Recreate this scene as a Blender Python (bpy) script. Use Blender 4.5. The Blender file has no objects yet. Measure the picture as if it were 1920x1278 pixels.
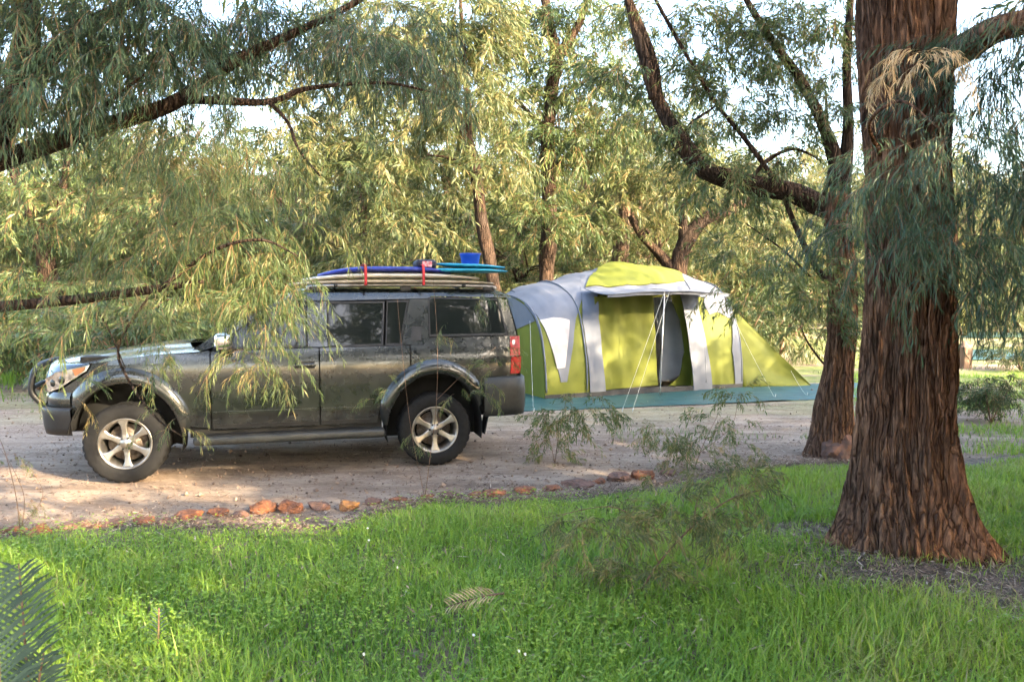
import bpy, bmesh, math, random
import numpy as np
from mathutils import Vector, noise, Matrix
PI = math.pi; R = math.radians
random.seed(7); RNG = np.random.default_rng(11)
SC = bpy.context.scene; COL = SC.collection

# ------------------------------------------------------------------ camera, sky, sun, exposure
CAM_H = 1.755; FPX = 1500.0; PITCH = math.atan(94/1500)
cd = bpy.data.cameras.new('camera'); cam = bpy.data.objects.new('camera', cd); COL.objects.link(cam)
cam.location = (0, 0, CAM_H); cam.rotation_euler = (PI/2-PITCH, 0, 0)
cd.sensor_width = 36; cd.lens = FPX/1920*36; cd.clip_end = 600; cd.clip_start = 0.05
cd.dof.use_dof = True; cd.dof.focus_distance = 8.6; cd.dof.aperture_fstop = 4.5
SC.camera = cam
SUN_DIR = Vector((0.80, -0.60, 0)).normalized(); SUN_EL = R(22)
w = bpy.data.worlds.new('World'); SC.world = w; w.use_nodes = True
nt = w.node_tree; bg = nt.nodes['Background']
sky = nt.nodes.new('ShaderNodeTexSky'); sky.sky_type = 'NISHITA'; sky.sun_disc = False
sky.sun_elevation = SUN_EL; sky.sun_rotation = math.atan2(SUN_DIR.x, SUN_DIR.y)
sky.air_density = 1.0; sky.dust_density = 3.2; sky.ozone_density = 0.6
nt.links.new(sky.outputs[0], bg.inputs[0]); bg.inputs[1].default_value = 0.15
sl = bpy.data.lights.new('sun', 'SUN'); sun = bpy.data.objects.new('sun', sl); COL.objects.link(sun)
sl.energy = 3.0; sl.angle = R(0.6); sl.color = (1.0, 0.80, 0.52)
sdir = Vector((SUN_DIR.x*math.cos(SUN_EL), SUN_DIR.y*math.cos(SUN_EL), math.sin(SUN_EL)))
sun.rotation_euler = sdir.to_track_quat('Z', 'Y').to_euler()
vs = SC.view_settings; vs.view_transform = 'Standard'; vs.look = 'None'; vs.gamma = 1; vs.exposure = 3.3
cy = SC.cycles; cy.max_bounces = 4; cy.diffuse_bounces = 2; cy.glossy_bounces = 2; cy.transmission_bounces = 3; cy.transparent_max_bounces = 2; cy.caustics_reflective = False; cy.caustics_refractive = False; cy.use_adaptive_sampling = True; cy.adaptive_threshold = .03

# ------------------------------------------------------------------ helpers
def ray(px, py):
    dx = (px-960)/FPX; dy = (639-py)/FPX
    return Vector((dx, math.cos(PITCH)+dy*math.sin(PITCH), -math.sin(PITCH)+dy*math.cos(PITCH)))
CAM = Vector((0, 0, CAM_H))
def G(px, py, z=0.0):                 # place seen at a pixel, on the ground
    r = ray(px, py); return CAM+r*((z-CAM_H)/r.z)
def P(px, py, Y):                     # place seen at a pixel, Y metres in front of the camera
    r = ray(px, py); return CAM+r*(Y/r.y)
def proj(p):
    d = Vector(p)-CAM
    zc = d.y*math.cos(PITCH)-d.z*math.sin(PITCH); yc = d.y*math.sin(PITCH)+d.z*math.cos(PITCH)
    return 960+FPX*d.x/zc, 639-FPX*yc/zc

def tag(o, label=None, cat=None, group=None, kind=None):
    if label: o['label'] = label
    if cat: o['category'] = cat
    if group: o['group'] = group
    if kind: o['kind'] = kind
    return o
def empty(name, loc=(0, 0, 0), rz=0, label=None, cat=None, group=None):
    o = bpy.data.objects.new(name, None); COL.objects.link(o)
    o.location = loc; o.rotation_euler = (0, 0, rz); o.empty_display_size = 0.1
    return tag(o, label, cat, group)
def link(name, me, mat, parent=None, smooth=True):
    if mat is not None and not me.materials: me.materials.append(mat)
    if smooth: me.shade_smooth()
    o = bpy.data.objects.new(name, me); COL.objects.link(o)
    if parent is not None: o.parent = parent
    return o
def mesh(name, V, Fc, mat, parent=None, smooth=True):
    me = bpy.data.meshes.new(name); me.from_pydata([tuple(v) for v in V], [], [tuple(f) for f in Fc]); me.update()
    return link(name, me, mat, parent, smooth)
def np_mesh(name, V, F, attrs=None, smooth=False):
    """V (n,3) float, F (m,k) int -> mesh, attrs: dict name -> per-vertex float array"""
    me = bpy.data.meshes.new(name); k = F.shape[1]
    me.vertices.add(len(V)); me.vertices.foreach_set('co', np.ascontiguousarray(V, np.float32).ravel())
    me.loops.add(F.size); me.loops.foreach_set('vertex_index', np.ascontiguousarray(F, np.int32).ravel())
    me.polygons.add(len(F)); me.polygons.foreach_set('loop_start', np.arange(0, F.size, k, dtype=np.int32))
    me.polygons.foreach_set('use_smooth', np.full(len(F), smooth, bool))
    me.update(calc_edges=True)
    for n, a in (attrs or {}).items():
        at = me.attributes.new(n, 'FLOAT', 'POINT'); at.data.foreach_set('value', np.ascontiguousarray(a, np.float32))
    return me
def bm_obj(name, bm, mat, parent=None, smooth=True):
    me = bpy.data.meshes.new(name); bm.to_mesh(me); bm.free(); return link(name, me, mat, parent, smooth)

def catmull(pts, n):
    p = np.array(pts, float)
    if len(p) == 2: 
        t = np.linspace(0, 1, n)[:, None]; return p[0]*(1-t)+p[1]*t
    q = np.vstack([2*p[0]-p[1], p, 2*p[-1]-p[-2]]); out = []
    for t in np.linspace(0, len(p)-1, n):
        i = min(int(t), len(p)-2); f = t-i; a, b, c, d = q[i:i+4]
        out.append(.5*((2*b)+(-a+c)*f+(2*a-5*b+4*c-d)*f*f+(-a+3*b-3*c+d)*f**3))
    return np.array(out)
def tube_data(pts, rad, n=24, k=10, bump=0.0, seed=0.0, freq=3.0):
    path = catmull(pts, n); rr = np.interp(np.linspace(0, 1, n), np.linspace(0, 1, len(rad)), rad)
    T = np.gradient(path, axis=0); T /= np.linalg.norm(T, axis=1)[:, None]+1e-9
    up = np.array([0.31, 0.17, 0.93]) if abs(T[0][2]) < .9 else np.array([1., 0.1, 0])
    V = []; N = np.cross(T[0], up); N /= np.linalg.norm(N)
    for i in range(n):
        N = N-T[i]*(N@T[i]); N /= np.linalg.norm(N); B = np.cross(T[i], N)
        for j in range(k):
            a = 2*PI*j/k; d = N*math.cos(a)+B*math.sin(a); r = rr[i]
            if bump:
                q = path[i]+d*r
                r *= 1+bump*noise.noise((d[0]*freq+seed, d[1]*freq+path[i][2]*1.5, d[2]*freq+path[i][0]*1.5))
            V.append(path[i]+d*r)
    Fc = [(i*k+j, i*k+(j+1) % k, (i+1)*k+(j+1) % k, (i+1)*k+j) for i in range(n-1) for j in range(k)]
    Fc += [tuple(range(k))[::-1], tuple((n-1)*k+j for j in range(k))]
    return V, Fc
def tube(name, pts, rad, mat, parent=None, n=24, k=10, bump=0.0, seed=0.0, freq=3.0):
    if not hasattr(rad, '__len__'): rad = [rad, rad]
    V, Fc = tube_data(pts, rad, n, k, bump, seed, freq); return mesh(name, V, Fc, mat, parent)
def box_bm(bm, c, s, bev=0.0, rot=None, seg=2):
    r = bmesh.ops.create_cube(bm, size=1.0); v = r['verts']
    M = Matrix.Translation(c) @ (rot or Matrix.Identity(4)) @ Matrix.Diagonal((s[0], s[1], s[2], 1))
    bmesh.ops.transform(bm, matrix=M, verts=v)
    if bev > 0:
        e = list({e for x in v for e in x.link_edges}); bmesh.ops.bevel(bm, geom=e, offset=bev, segments=seg, affect='EDGES', profile=.5)
def box(name, c, s, mat, parent=None, bev=0.0, rot=None):
    bm = bmesh.new(); box_bm(bm, c, s, bev, rot); return bm_obj(name, bm, mat, parent, smooth=False)
def patch(name, poly, fn, mat, parent=None, step=(.08, .06), thick=.02, smooth=True):
    """cut a flat outline into cells, bend it by fn(a, b, off) and give it a folded-back edge"""
    bm = bmesh.new(); bm.faces.new([bm.verts.new((p[0], p[1], 0)) for p in poly])
    xs = [p[0] for p in poly]; ys = [p[1] for p in poly]
    for ax, lo, hi, st in ((0, min(xs), max(xs), step[0]), (1, min(ys), max(ys), step[1])):
        n = max(1, int(round((hi-lo)/st)))
        for i in range(1, n):
            c = [0, 0, 0]; c[ax] = lo+(hi-lo)*i/n+1e-5; no = [0, 0, 0]; no[ax] = 1
            bmesh.ops.bisect_plane(bm, geom=bm.verts[:]+bm.edges[:]+bm.faces[:], plane_co=c, plane_no=no, dist=1e-6)
    be = [e for e in bm.edges if e.is_boundary]
    uv = {v: (v.co.x, v.co.y) for v in bm.verts}
    if thick:
        r = bmesh.ops.extrude_edge_only(bm, edges=be)
        nv = [g for g in r['geom'] if isinstance(g, bmesh.types.BMVert)]
        old = dict(uv)
        for v in nv: old[v] = (v.co.x, v.co.y)
        new = set(nv)
        for v in bm.verts:
            a, b = old[v]; v.co = fn(a, b, -thick if v in new else 0.0)
        for v in nv:
            pass
    else:
        for v in bm.verts: v.co = fn(*uv[v], 0.0)
    bmesh.ops.recalc_face_normals(bm, faces=bm.faces[:])
    o = bm_obj(name, bm, mat, parent, smooth)
    if smooth and thick:
        try: o.data.set_sharp_from_angle(angle=R(38))
        except Exception: pass
    return o

# ------------------------------------------------------------------ materials
def new_mat(name):
    m = bpy.data.materials.new(name); m.use_nodes = True; t = m.node_tree
    return m, t, t.nodes['Principled BSDF']
def N(t, ty, **kw):
    n = t.nodes.new(ty)
    for k, v in kw.items(): setattr(n, k, v)
    return n
def ramp(t, stops):
    r = N(t, 'ShaderNodeValToRGB'); e = r.color_ramp.elements
    while len(e) < len(stops): e.new(0.5)
    for x, (p, c) in zip(e, stops): x.position = p; x.color = (*c, 1)
    return r
def plain(name, c, rough=.5, metal=0.0, coat=0.0, c2=None, scale=20.0, bump=0.0, stretch=(1, 1, 1), spec=.5, detail=4.0, ctrast=(.35, .65)):
    m, t, b = new_mat(name)
    b.inputs['Roughness'].default_value = rough; b.inputs['Metallic'].default_value = metal
    b.inputs['Coat Weight'].default_value = coat; b.inputs['Coat Roughness'].default_value = .04
    b.inputs['Specular IOR Level'].default_value = spec
    if c2 is None: c2 = tuple(x*.8 for x in c)
    tc = N(t, 'ShaderNodeTexCoord'); mp = N(t, 'ShaderNodeMapping'); mp.inputs['Scale'].default_value = stretch
    nz = N(t, 'ShaderNodeTexNoise'); nz.inputs['Scale'].default_value = scale; nz.inputs['Detail'].default_value = detail
    t.links.new(tc.outputs['Object'], mp.inputs[0]); t.links.new(mp.outputs[0], nz.inputs['Vector'])
    r = ramp(t, [(ctrast[0], c2), (ctrast[1], c)]); t.links.new(nz.outputs[0], r.inputs[0]); t.links.new(r.outputs[0], b.inputs['Base Color'])
    if bump:
        bp = N(t, 'ShaderNodeBump'); bp.inputs['Strength'].default_value = 1; bp.inputs['Distance'].default_value = bump
        t.links.new(nz.outputs[0], bp.inputs['Height']); t.links.new(bp.outputs[0], b.inputs['Normal'])
    return m
def leaf_mat(name, stops, trans=.35, rough=.5):
    m, t, b = new_mat(name); a = N(t, 'ShaderNodeAttribute', attribute_name='tint')
    r = ramp(t, stops); t.links.new(a.outputs['Fac'], r.inputs[0])
    t.links.new(r.outputs[0], b.inputs['Base Color']); b.inputs['Roughness'].default_value = rough
    b.inputs['Specular IOR Level'].default_value = .5
    tr = N(t, 'ShaderNodeBsdfTranslucent'); mx = N(t, 'ShaderNodeMixShader'); mx.inputs[0].default_value = trans
    t.links.new(r.outputs[0], tr.inputs[0]); t.links.new(b.outputs[0], mx.inputs[1]); t.links.new(tr.outputs[0], mx.inputs[2])
    t.links.new(mx.outputs[0], t.nodes['Material Output'].inputs[0]); return m
def bark_mat(name, dark, mid, light, sc=9.0):
    m, t, b = new_mat(name); b.inputs['Roughness'].default_value = .95; b.inputs['Specular IOR Level'].default_value = .1
    tc = N(t, 'ShaderNodeTexCoord'); nw = N(t, 'ShaderNodeTexNoise'); nw.inputs['Scale'].default_value = 3.0; nw.inputs['Detail'].default_value = 3
    wv = N(t, 'ShaderNodeVectorMath', operation='SCALE'); wv.inputs[3].default_value = .10; t.links.new(tc.outputs['Object'], nw.inputs['Vector']); t.links.new(nw.outputs['Color'], wv.inputs[0])
    ad = N(t, 'ShaderNodeVectorMath', operation='ADD'); t.links.new(tc.outputs['Object'], ad.inputs[0]); t.links.new(wv.outputs[0], ad.inputs[1])
    mp = N(t, 'ShaderNodeMapping'); mp.inputs['Scale'].default_value = (1, 1, .09); t.links.new(ad.outputs[0], mp.inputs[0])
    n1 = N(t, 'ShaderNodeTexNoise'); n1.inputs['Scale'].default_value = sc*4; n1.inputs['Detail'].default_value = 8; n1.inputs['Roughness'].default_value = .72
    vo = N(t, 'ShaderNodeTexVoronoi', feature='DISTANCE_TO_EDGE'); vo.inputs['Scale'].default_value = sc*2.6
    n2 = N(t, 'ShaderNodeTexNoise'); n2.inputs['Scale'].default_value = 2.2; n2.inputs['Detail'].default_value = 4
    t.links.new(mp.outputs[0], n1.inputs['Vector']); t.links.new(mp.outputs[0], vo.inputs['Vector']); t.links.new(tc.outputs['Object'], n2.inputs['Vector'])
    r = ramp(t, [(.36, dark), (.52, mid), (.66, light)]); t.links.new(n1.outputs[0], r.inputs[0])
    cr = ramp(t, [(0, (.42, .38, .36)), (.08, (1, 1, 1))]); t.links.new(vo.outputs['Distance'], cr.inputs[0])
    m0 = N(t, 'ShaderNodeMix', data_type='RGBA', blend_type='MULTIPLY'); m0.inputs[0].default_value = .8; t.links.new(r.outputs[0], m0.inputs[6]); t.links.new(cr.outputs[0], m0.inputs[7])
    mx = N(t, 'ShaderNodeMix', data_type='RGBA', blend_type='MULTIPLY'); mx.inputs[0].default_value = .7
    r2 = ramp(t, [(.35, (.55, .56, .60)), (.65, (1.2, 1.0, .85))]); t.links.new(n2.outputs[0], r2.inputs[0])
    t.links.new(m0.outputs[2], mx.inputs[6]); t.links.new(r2.outputs[0], mx.inputs[7]); t.links.new(mx.outputs[2], b.inputs['Base Color'])
    mr = N(t, 'ShaderNodeMapRange'); mr.inputs[2].default_value = .14; t.links.new(vo.outputs['Distance'], mr.inputs[0])
    ah = N(t, 'ShaderNodeMath', operation='ADD'); t.links.new(n1.outputs[0], ah.inputs[0]); t.links.new(mr.outputs[0], ah.inputs[1])
    bp = N(t, 'ShaderNodeBump'); bp.inputs['Distance'].default_value = .022; t.links.new(ah.outputs[0], bp.inputs['Height']); t.links.new(bp.outputs[0], b.inputs['Normal'])
    return m
M = {}
M['bark'] = bark_mat('bark_red_brown', (.062, .037, .026), (.18, .105, .07), (.34, .20, .125))
M['bark_dark'] = bark_mat('bark_grey_brown', (.022, .016, .013), (.065, .047, .036), (.14, .10, .075))
M['bark_pale'] = bark_mat('bark_pale_brown', (.06, .04, .03), (.16, .115, .085), (.28, .21, .16), 6)
M['twig'] = plain('twig_brown', (.17, .10, .06), .8, c2=(.09, .05, .03), scale=30)
G0 = [(0, (.035, .062, .022)), (.45, (.075, .115, .035)), (.8, (.13, .16, .045)), (.95, (.22, .19, .07)), (1, (.24, .14, .06))]
M['leaf'] = leaf_mat('leaf_olive', G0, .38)
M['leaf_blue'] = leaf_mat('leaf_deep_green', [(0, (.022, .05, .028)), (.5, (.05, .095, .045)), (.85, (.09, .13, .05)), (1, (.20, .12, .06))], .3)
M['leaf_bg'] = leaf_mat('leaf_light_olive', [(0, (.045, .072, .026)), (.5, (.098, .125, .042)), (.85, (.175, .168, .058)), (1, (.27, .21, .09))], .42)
M['grass'] = leaf_mat('grass_blades', [(0, (.08, .18, .018)), (.45, (.18, .32, .03)), (.85, (.31, .43, .05)), (.96, (.28, .31, .08)), (1, (.36, .30, .16))], .4, .45)
M['grass_dry'] = leaf_mat('grass_far', [(0, (.10, .15, .04)), (.6, (.17, .22, .07)), (1, (.36, .31, .18))], .3)
M['litter'] = leaf_mat('fallen_leaves', [(0, (.07, .045, .035)), (.5, (.19, .125, .09)), (.85, (.33, .23, .16)), (1, (.5, .42, .34))], .1, .8)
M['frond_blue'] = leaf_mat('frond_blue_green', [(0, (.018, .042, .032)), (1, (.045, .08, .055))], .2, .6)
M['frond_dead'] = leaf_mat('frond_dead', [(0, (.30, .19, .09)), (1, (.55, .40, .22))], .2, .7)
M['flower'] = plain('flower_white', (.8, .8, .78), .6)

# ------------------------------------------------------------------ ground
def axis(lo, hi, near_lo, near_hi, st):
    a = list(np.arange(near_lo, near_hi+1e-6, st)); d = st; x = near_hi
    while x < hi: d *= 1.25; x += d; a.append(min(x, hi))
    d = st; x = near_lo
    while x > lo: d *= 1.25; x -= d; a.insert(0, max(x, lo))
    return np.array(a)
def gz(x, y):
    return .014*noise.noise((x*.9, y*.9, 3.1))+.006*noise.noise((x*4, y*4, 1.1))-.008
gx = axis(-160, 160, -9, 11, .16); gy = axis(-60, 260, 2.5, 24, .16)
V = [(x, y, gz(x, y)) for y in gy for x in gx]; nx = len(gx)
Fc = [(j*nx+i, j*nx+i+1, (j+1)*nx+i+1, (j+1)*nx+i) for j in range(len(gy)-1) for i in range(nx-1)]
m, t, b = new_mat('sand_ground'); b.inputs['Roughness'].default_value = .95; b.inputs['Specular IOR Level'].default_value = .1
tc = N(t, 'ShaderNodeTexCoord')
def nse(scale, detail=5, st=(1, 1, 1), rough=.55):
    mp = N(t, 'ShaderNodeMapping'); mp.inputs['Scale'].default_value = st; t.links.new(tc.outputs['Object'], mp.inputs[0])
    n = N(t, 'ShaderNodeTexNoise'); n.inputs['Scale'].default_value = scale; n.inputs['Detail'].default_value = detail; n.inputs['Roughness'].default_value = rough
    t.links.new(mp.outputs[0], n.inputs['Vector']); return n
def mixc(fac, a, bb, blend='MIX'):
    x = N(t, 'ShaderNodeMix', data_type='RGBA', blend_type=blend)
    if hasattr(fac, 'is_linked'): t.links.new(fac, x.inputs[0])
    else: x.inputs[0].default_value = fac
    for i, c in ((6, a), (7, bb)):
        if hasattr(c, 'is_linked'): t.links.new(c, x.inputs[i])
        else: x.inputs[i].default_value = (*c, 1)
    return x.outputs[2]
n1 = nse(2.2, 8, (.5, 1.5, 1), .7); r1 = ramp(t, [(.3, (.165, .117, .088)), (.5, (.295, .226, .172)), (.72, (.42, .345, .275))]); t.links.new(n1.outputs[0], r1.inputs[0])
n2 = nse(34, 6, (.6, 1.4, 1), .75); r2 = ramp(t, [(.34, (.42, .38, .36)), (.5, (1, 1, 1))]); t.links.new(n2.outputs[0], r2.inputs[0])
c = mixc(.75, r1.outputs[0], r2.outputs[0], 'MULTIPLY')
# moss and thin grass that grows on the sand beyond the track
sx = N(t, 'ShaderNodeSeparateXYZ'); t.links.new(tc.outputs['Object'], sx.inputs[0])
far = N(t, 'ShaderNodeMapRange'); far.inputs[1].default_value = 9.5; far.inputs[2].default_value = 16; t.links.new(sx.outputs[1], far.inputs[0])
n3 = nse(.55, 6, (.45, 1.3, 1), .65); r3 = ramp(t, [(.44, (0, 0, 0)), (.54, (1, 1, 1))]); t.links.new(n3.outputs[0], r3.inputs[0])
mul = N(t, 'ShaderNodeMath', operation='MULTIPLY'); t.links.new(far.outputs[0], mul.inputs[0]); t.links.new(r3.outputs[0], mul.inputs[1])
n4 = nse(9, 6); r4 = ramp(t, [(.3, (.12, .15, .05)), (.7, (.24, .27, .10))]); t.links.new(n4.outputs[0], r4.inputs[0])
c = mixc(mul.outputs[0], c, r4.outputs[0]); t.links.new(c, b.inputs['Base Color'])
bp = N(t, 'ShaderNodeBump'); bp.inputs['Distance'].default_value = .02; bp.inputs['Strength'].default_value = .8; t.links.new(n2.outputs[0], bp.inputs['Height']); t.links.new(bp.outputs[0], b.inputs['Normal'])
ground = tag(mesh('ground', V, Fc, m), kind='structure')

# lawn outline, from far edge to well behind the camera
edge_px = [(-260, 1010), (0, 1006), (60, 1000), (200, 984), (330, 986), (480, 990), (640, 990), (700, 962), (800, 940), (1000, 936), (1150, 924), (1280, 902), (1400, 876), (1590, 866), (1800, 868), (1920, 852), (2300, 845)]
EDGE = np.array([list(G(*p))[:2] for p in edge_px])
def lawn_far(x): return np.interp(x, EDGE[:, 0], EDGE[:, 1])
m, t, b = new_mat('lawn_soil'); b.inputs['Roughness'].default_value = .95
tc = N(t, 'ShaderNodeTexCoord'); n1 = nse(14, 7); r1 = ramp(t, [(.35, (.05, .037, .022)), (.55, (.12, .088, .058)), (.7, (.19, .14, .10))]); t.links.new(n1.outputs[0], r1.inputs[0]); t.links.new(r1.outputs[0], b.inputs['Base Color'])
xs = np.arange(-4.4, 9.01, .1); V = []; K = 28
for x in xs:
    yf = lawn_far(x)+.10+.10*noise.noise((x*2.3, 0, 5))
    for k in range(K):
        y = -2.5+(yf+2.5)*k/(K-1); V.append((x, y, gz(x, y)+.006+.02*min(1, (yf-y)/.5)))
Fc = [(i*K+k, (i+1)*K+k, (i+1)*K+k+1, i*K+k+1) for i in range(len(xs)-1) for k in range(K-1)]
lawn = tag(mesh('lawn_soil', V, Fc, m), kind='structure')

# ------------------------------------------------------------------ grass
def blades(pos, hgt, wid, lean, seg=2, tint=None):
    """curved tapering blades; pos (n,3)"""
    n = len(pos); az = RNG.uniform(0, 2*PI, n); d = np.stack([np.cos(az), np.sin(az), np.zeros(n)], 1)
    side = np.stack([-np.sin(az+RNG.normal(0, .5, n)), np.cos(az), np.zeros(n)], 1)
    rows = []
    for s in range(seg):
        f = s/seg; ww = (wid*(1-.55*f))[:, None]*side*.5
        c = pos+d*(lean*f**2)[:, None]; c[:, 2] += hgt*(f-.25*f**2*np.clip(lean/hgt, 0, 1.5))
        rows += [c-ww, c+ww]
    tip = pos+d*lean[:, None]; tip[:, 2] += hgt*(1-.25*np.clip(lean/hgt, 0, 1.5)); rows.append(tip)
    m_ = 2*seg+1; V = np.stack(rows, 1).reshape(-1, 3); F = []
    base = np.arange(n)[:, None]*m_
    for s in range(seg-1):
        F += [base+np.array([[2*s, 2*s+1, 2*s+3]]), base+np.array([[2*s, 2*s+3, 2*s+2]])]
    F.append(base+np.array([[2*seg-2, 2*seg-1, 2*seg]]))
    F = np.stack(F, 1).reshape(-1, 3)
    return V, F, np.repeat(tint, m_)
def vnoise(x, y, s, o=0.0):
    return np.array([noise.noise((a*s+o, b_*s, o)) for a, b_ in zip(x, y)])
litter_c = [(G(1720, 1085), 1.0, .38), (G(1905, 1110), .75, .7), (G(1640, 1040), .5, .25), (G(1540, 1000), .55, .2)]
def bare(x, y):
    v = np.zeros(len(x))
    for c_, a_, b_ in litter_c: v = np.maximum(v, 1.25-np.sqrt(((x-c_.x)/a_)**2+((y-c_.y)/b_)**2))
    return np.clip(v, 0, 1)
n = 270000
y = RNG.uniform(2.6, 9.2, n); x = RNG.uniform(-.72, .72, n)*y
keep = y < lawn_far(x)-.16+.05*np.sin(x*9)+RNG.normal(0, .05, n)
x, y = x[keep], y[keep]
dens = .62+.7*vnoise(x, y, 1.7, 2)+.25*vnoise(x, y, 6, 9)
br = bare(x, y)
keep = RNG.uniform(0, 1, len(x)) < np.clip(dens+.25, .25, 1)*(1-.93*br)*np.clip(.35+y/6, .4, 1)
x, y, br = x[keep], y[keep], br[keep]
big = vnoise(x, y, .9, 4)
h = RNG.gamma(8, .0125, len(x))*(1+.55*big)*(1-.35*br)*np.clip(.2+(lawn_far(x)-y)*1.0, .3, 1); h = np.clip(h, .03, .26)
tint = np.clip(.58+.42*big*1.0+.22*vnoise(x, y, 3.5, 7)+RNG.normal(0, .2, len(x))+.3*br, 0, .97)
dry = RNG.uniform(0, 1, len(x)) < .012+.12*br; tint[dry] = RNG.uniform(.96, 1, dry.sum())
pos = np.stack([x, y, np.zeros(len(x))+.005], 1)
V, F, tn = blades(pos, h, RNG.uniform(.004, .0095, len(x)), h*RNG.uniform(.15, 1.15, len(x)), 2, tint)
print('grass blades', len(x))
g = link('grass', np_mesh('grass', V, F, {'tint': tn}), M['grass'], smooth=False); tag(g, 'lush bright green grass in the foreground', 'grass', kind='stuff')
# clover-like broad leaves low among the blades
n = 36000; y = RNG.uniform(2.7, 6.6, n); x = RNG.uniform(-.7, .7, n)*y
k_ = (y < lawn_far(x)-.06) & (bare(x, y) < .3) & (vnoise(x, y, 1.3, 21)-.14*x+RNG.normal(0, .30, n) > .05); x, y = x[k_], y[k_]
n = len(x); c = np.stack([x, y, RNG.uniform(.04, .13, n)], 1); az = RNG.uniform(0, 2*PI, n); sz = RNG.uniform(.006, .012, n)
VV = []; 
for j in range(6):
    a = az+j*PI/3; rr = sz*(1.15 if j % 2 else .75)
    VV.append(c+np.stack([np.cos(a)*rr, np.sin(a)*rr, RNG.normal(0, .25, n)*rr], 1))
V = np.stack(VV, 1).reshape(-1, 3); base = np.arange(n)[:, None]*6
F = np.stack([base+np.array([[0, 1, 5]]), base+np.array([[1, 2, 3]]), base+np.array([[3, 4, 5]]), base+np.array([[1, 3, 5]])], 1).reshape(-1, 3)
g = link('clover', np_mesh('clover', V, F, {'tint': np.repeat(np.clip(RNG.normal(.55, .2, n), 0, .9), 6)}), M['grass'], smooth=False)
tag(g, 'low clover leaves spread among the foreground grass', 'clover', kind='stuff')
# thin tufts on the sand further off
n = 60000; y = RNG.uniform(8.6, 34, n); x = RNG.uniform(-.7, .75, n)*y
k_ = (vnoise(x*.45, y*1.3, .55, 31)+.25*vnoise(x, y, 2.5, 3) > .06) & ~((x < 1.2) & (y < 11.5)) & ~((x > -.3) & (x < 6.4) & (y > 10.6) & (y < 18.5) & (y < 12.2+.36*x+4))
k_ |= (y > 15) & (x < -7) & (RNG.uniform(0, 1, n) < .6)
x, y = x[k_], y[k_]; n = len(x); h = RNG.uniform(.03, .11, n); lush = (y > 15) & (x < -7)
h[lush] *= 2.6
V, F, tn = blades(np.stack([x, y, np.zeros(n)-.01], 1), h, RNG.uniform(.008, .02, n), h*RNG.uniform(.2, .9, n), 2, np.clip(RNG.normal(.5, .25, n), 0, 1))
g = link('thin_grass', np_mesh('thin_grass', V, F, {'tint': tn}), M['grass_dry'], smooth=False); tag(g, 'thin pale grass growing on the sand around the campsite', 'grass', kind='stuff')

n = 14000; cx0 = G(20, 700); y = cx0.y+RNG.normal(0, 1.2, n); x = cx0.x+RNG.normal(-.6, 1.1, n); h = RNG.gamma(8, .045, n)
V, F, tn = blades(np.stack([x, y, np.zeros(n)-.01], 1), h, RNG.uniform(.010, .022, n), h*RNG.uniform(.2, .9, n), 2, np.clip(RNG.normal(.5, .2, n), 0, .95))
g = link('tall_grass', np_mesh('tall_grass', V, F, {'tint': tn}), M['grass'], smooth=False); tag(g, 'patch of tall bright green grass behind the bonnet at far left', 'grass', kind='stuff')
n = 26000; y = RNG.uniform(8.0, 17, n); x = y*RNG.uniform(.42, .72, n); k_ = (vnoise(x*.6, y*1.6, .9, 61)+RNG.normal(0, .12, n) > .02) & (y > lawn_far(x)); x, y = x[k_], y[k_]; n = len(x); h = RNG.gamma(6, .012, n)
V, F, tn = blades(np.stack([x, y, np.zeros(n)-.006], 1), h, RNG.uniform(.006, .012, n), h*RNG.uniform(.2, 1, n), 2, np.clip(RNG.normal(.55, .22, n), 0, 1))
g = link('patchy_grass', np_mesh('patchy_grass', V, F, {'tint': tn}), M['grass'], smooth=False); tag(g, 'patchy green grass on the sand behind the big tree', 'grass', kind='stuff')
# fallen leaves and twigs
def leaf_quads(pos, L, W, tint, flat=.3):
    n = len(pos); az = RNG.uniform(0, 2*PI, n); dz = RNG.normal(0, flat, n)
    d = np.stack([np.cos(az), np.sin(az), dz], 1); d /= np.linalg.norm(d, axis=1)[:, None]
    s = np.stack([-np.sin(az), np.cos(az), RNG.normal(0, flat, n)], 1); s /= np.linalg.norm(s, axis=1)[:, None]
    V = np.stack([pos-d*L[:, None]*.5, pos+s*W[:, None]*.5, pos+d*L[:, None]*.5, pos-s*W[:, None]*.5], 1).reshape(-1, 3)
    V[:, 2] = np.maximum(V[:, 2], .002); return V, np.arange(n)[:, None]*4+np.array([[0, 1, 2, 3]]), np.repeat(tint, 4)
def strew(name, x, y, z, L, W, label, tint=None):
    n = len(x); V, F, tn = leaf_quads(np.stack([x, y, z], 1), L, W, RNG.uniform(0, 1, n)**1.2 if tint is None else tint)
    return tag(link(name, np_mesh(name, V, F, {'tint': tn}), M['litter'], smooth=False), label, 'leaf litter', kind='stuff')
n = 120000; y = RNG.uniform(2.8, 7.2, n); x = RNG.uniform(-.72, .75, n)*y; k_ = (RNG.uniform(0, 1, n) < bare(x, y)*1.2) & (x > .3); x, y = x[k_], y[k_]; n = len(x)
strew('bark_litter', x, y, RNG.uniform(.012, .05, n), RNG.uniform(.02, .09, n), RNG.uniform(.004, .013, n), 'brown bark and leaf litter around the foot of the big tree')
n = 2600; y = RNG.uniform(2.8, 6.6, n); x = RNG.uniform(-.7, .75, n)*y; k_ = (y < lawn_far(x)-.1) & (vnoise(x, y, 1.1, 50)+RNG.normal(0, .3, n) > .05); x, y = x[k_], y[k_]; n = len(x)
strew('lawn_litter', x, y, RNG.uniform(.03, .10, n), RNG.uniform(.03, .11, n), RNG.uniform(.005, .012, n), 'dry fallen leaves scattered through the foreground grass', RNG.uniform(.3, 1, n))
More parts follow.
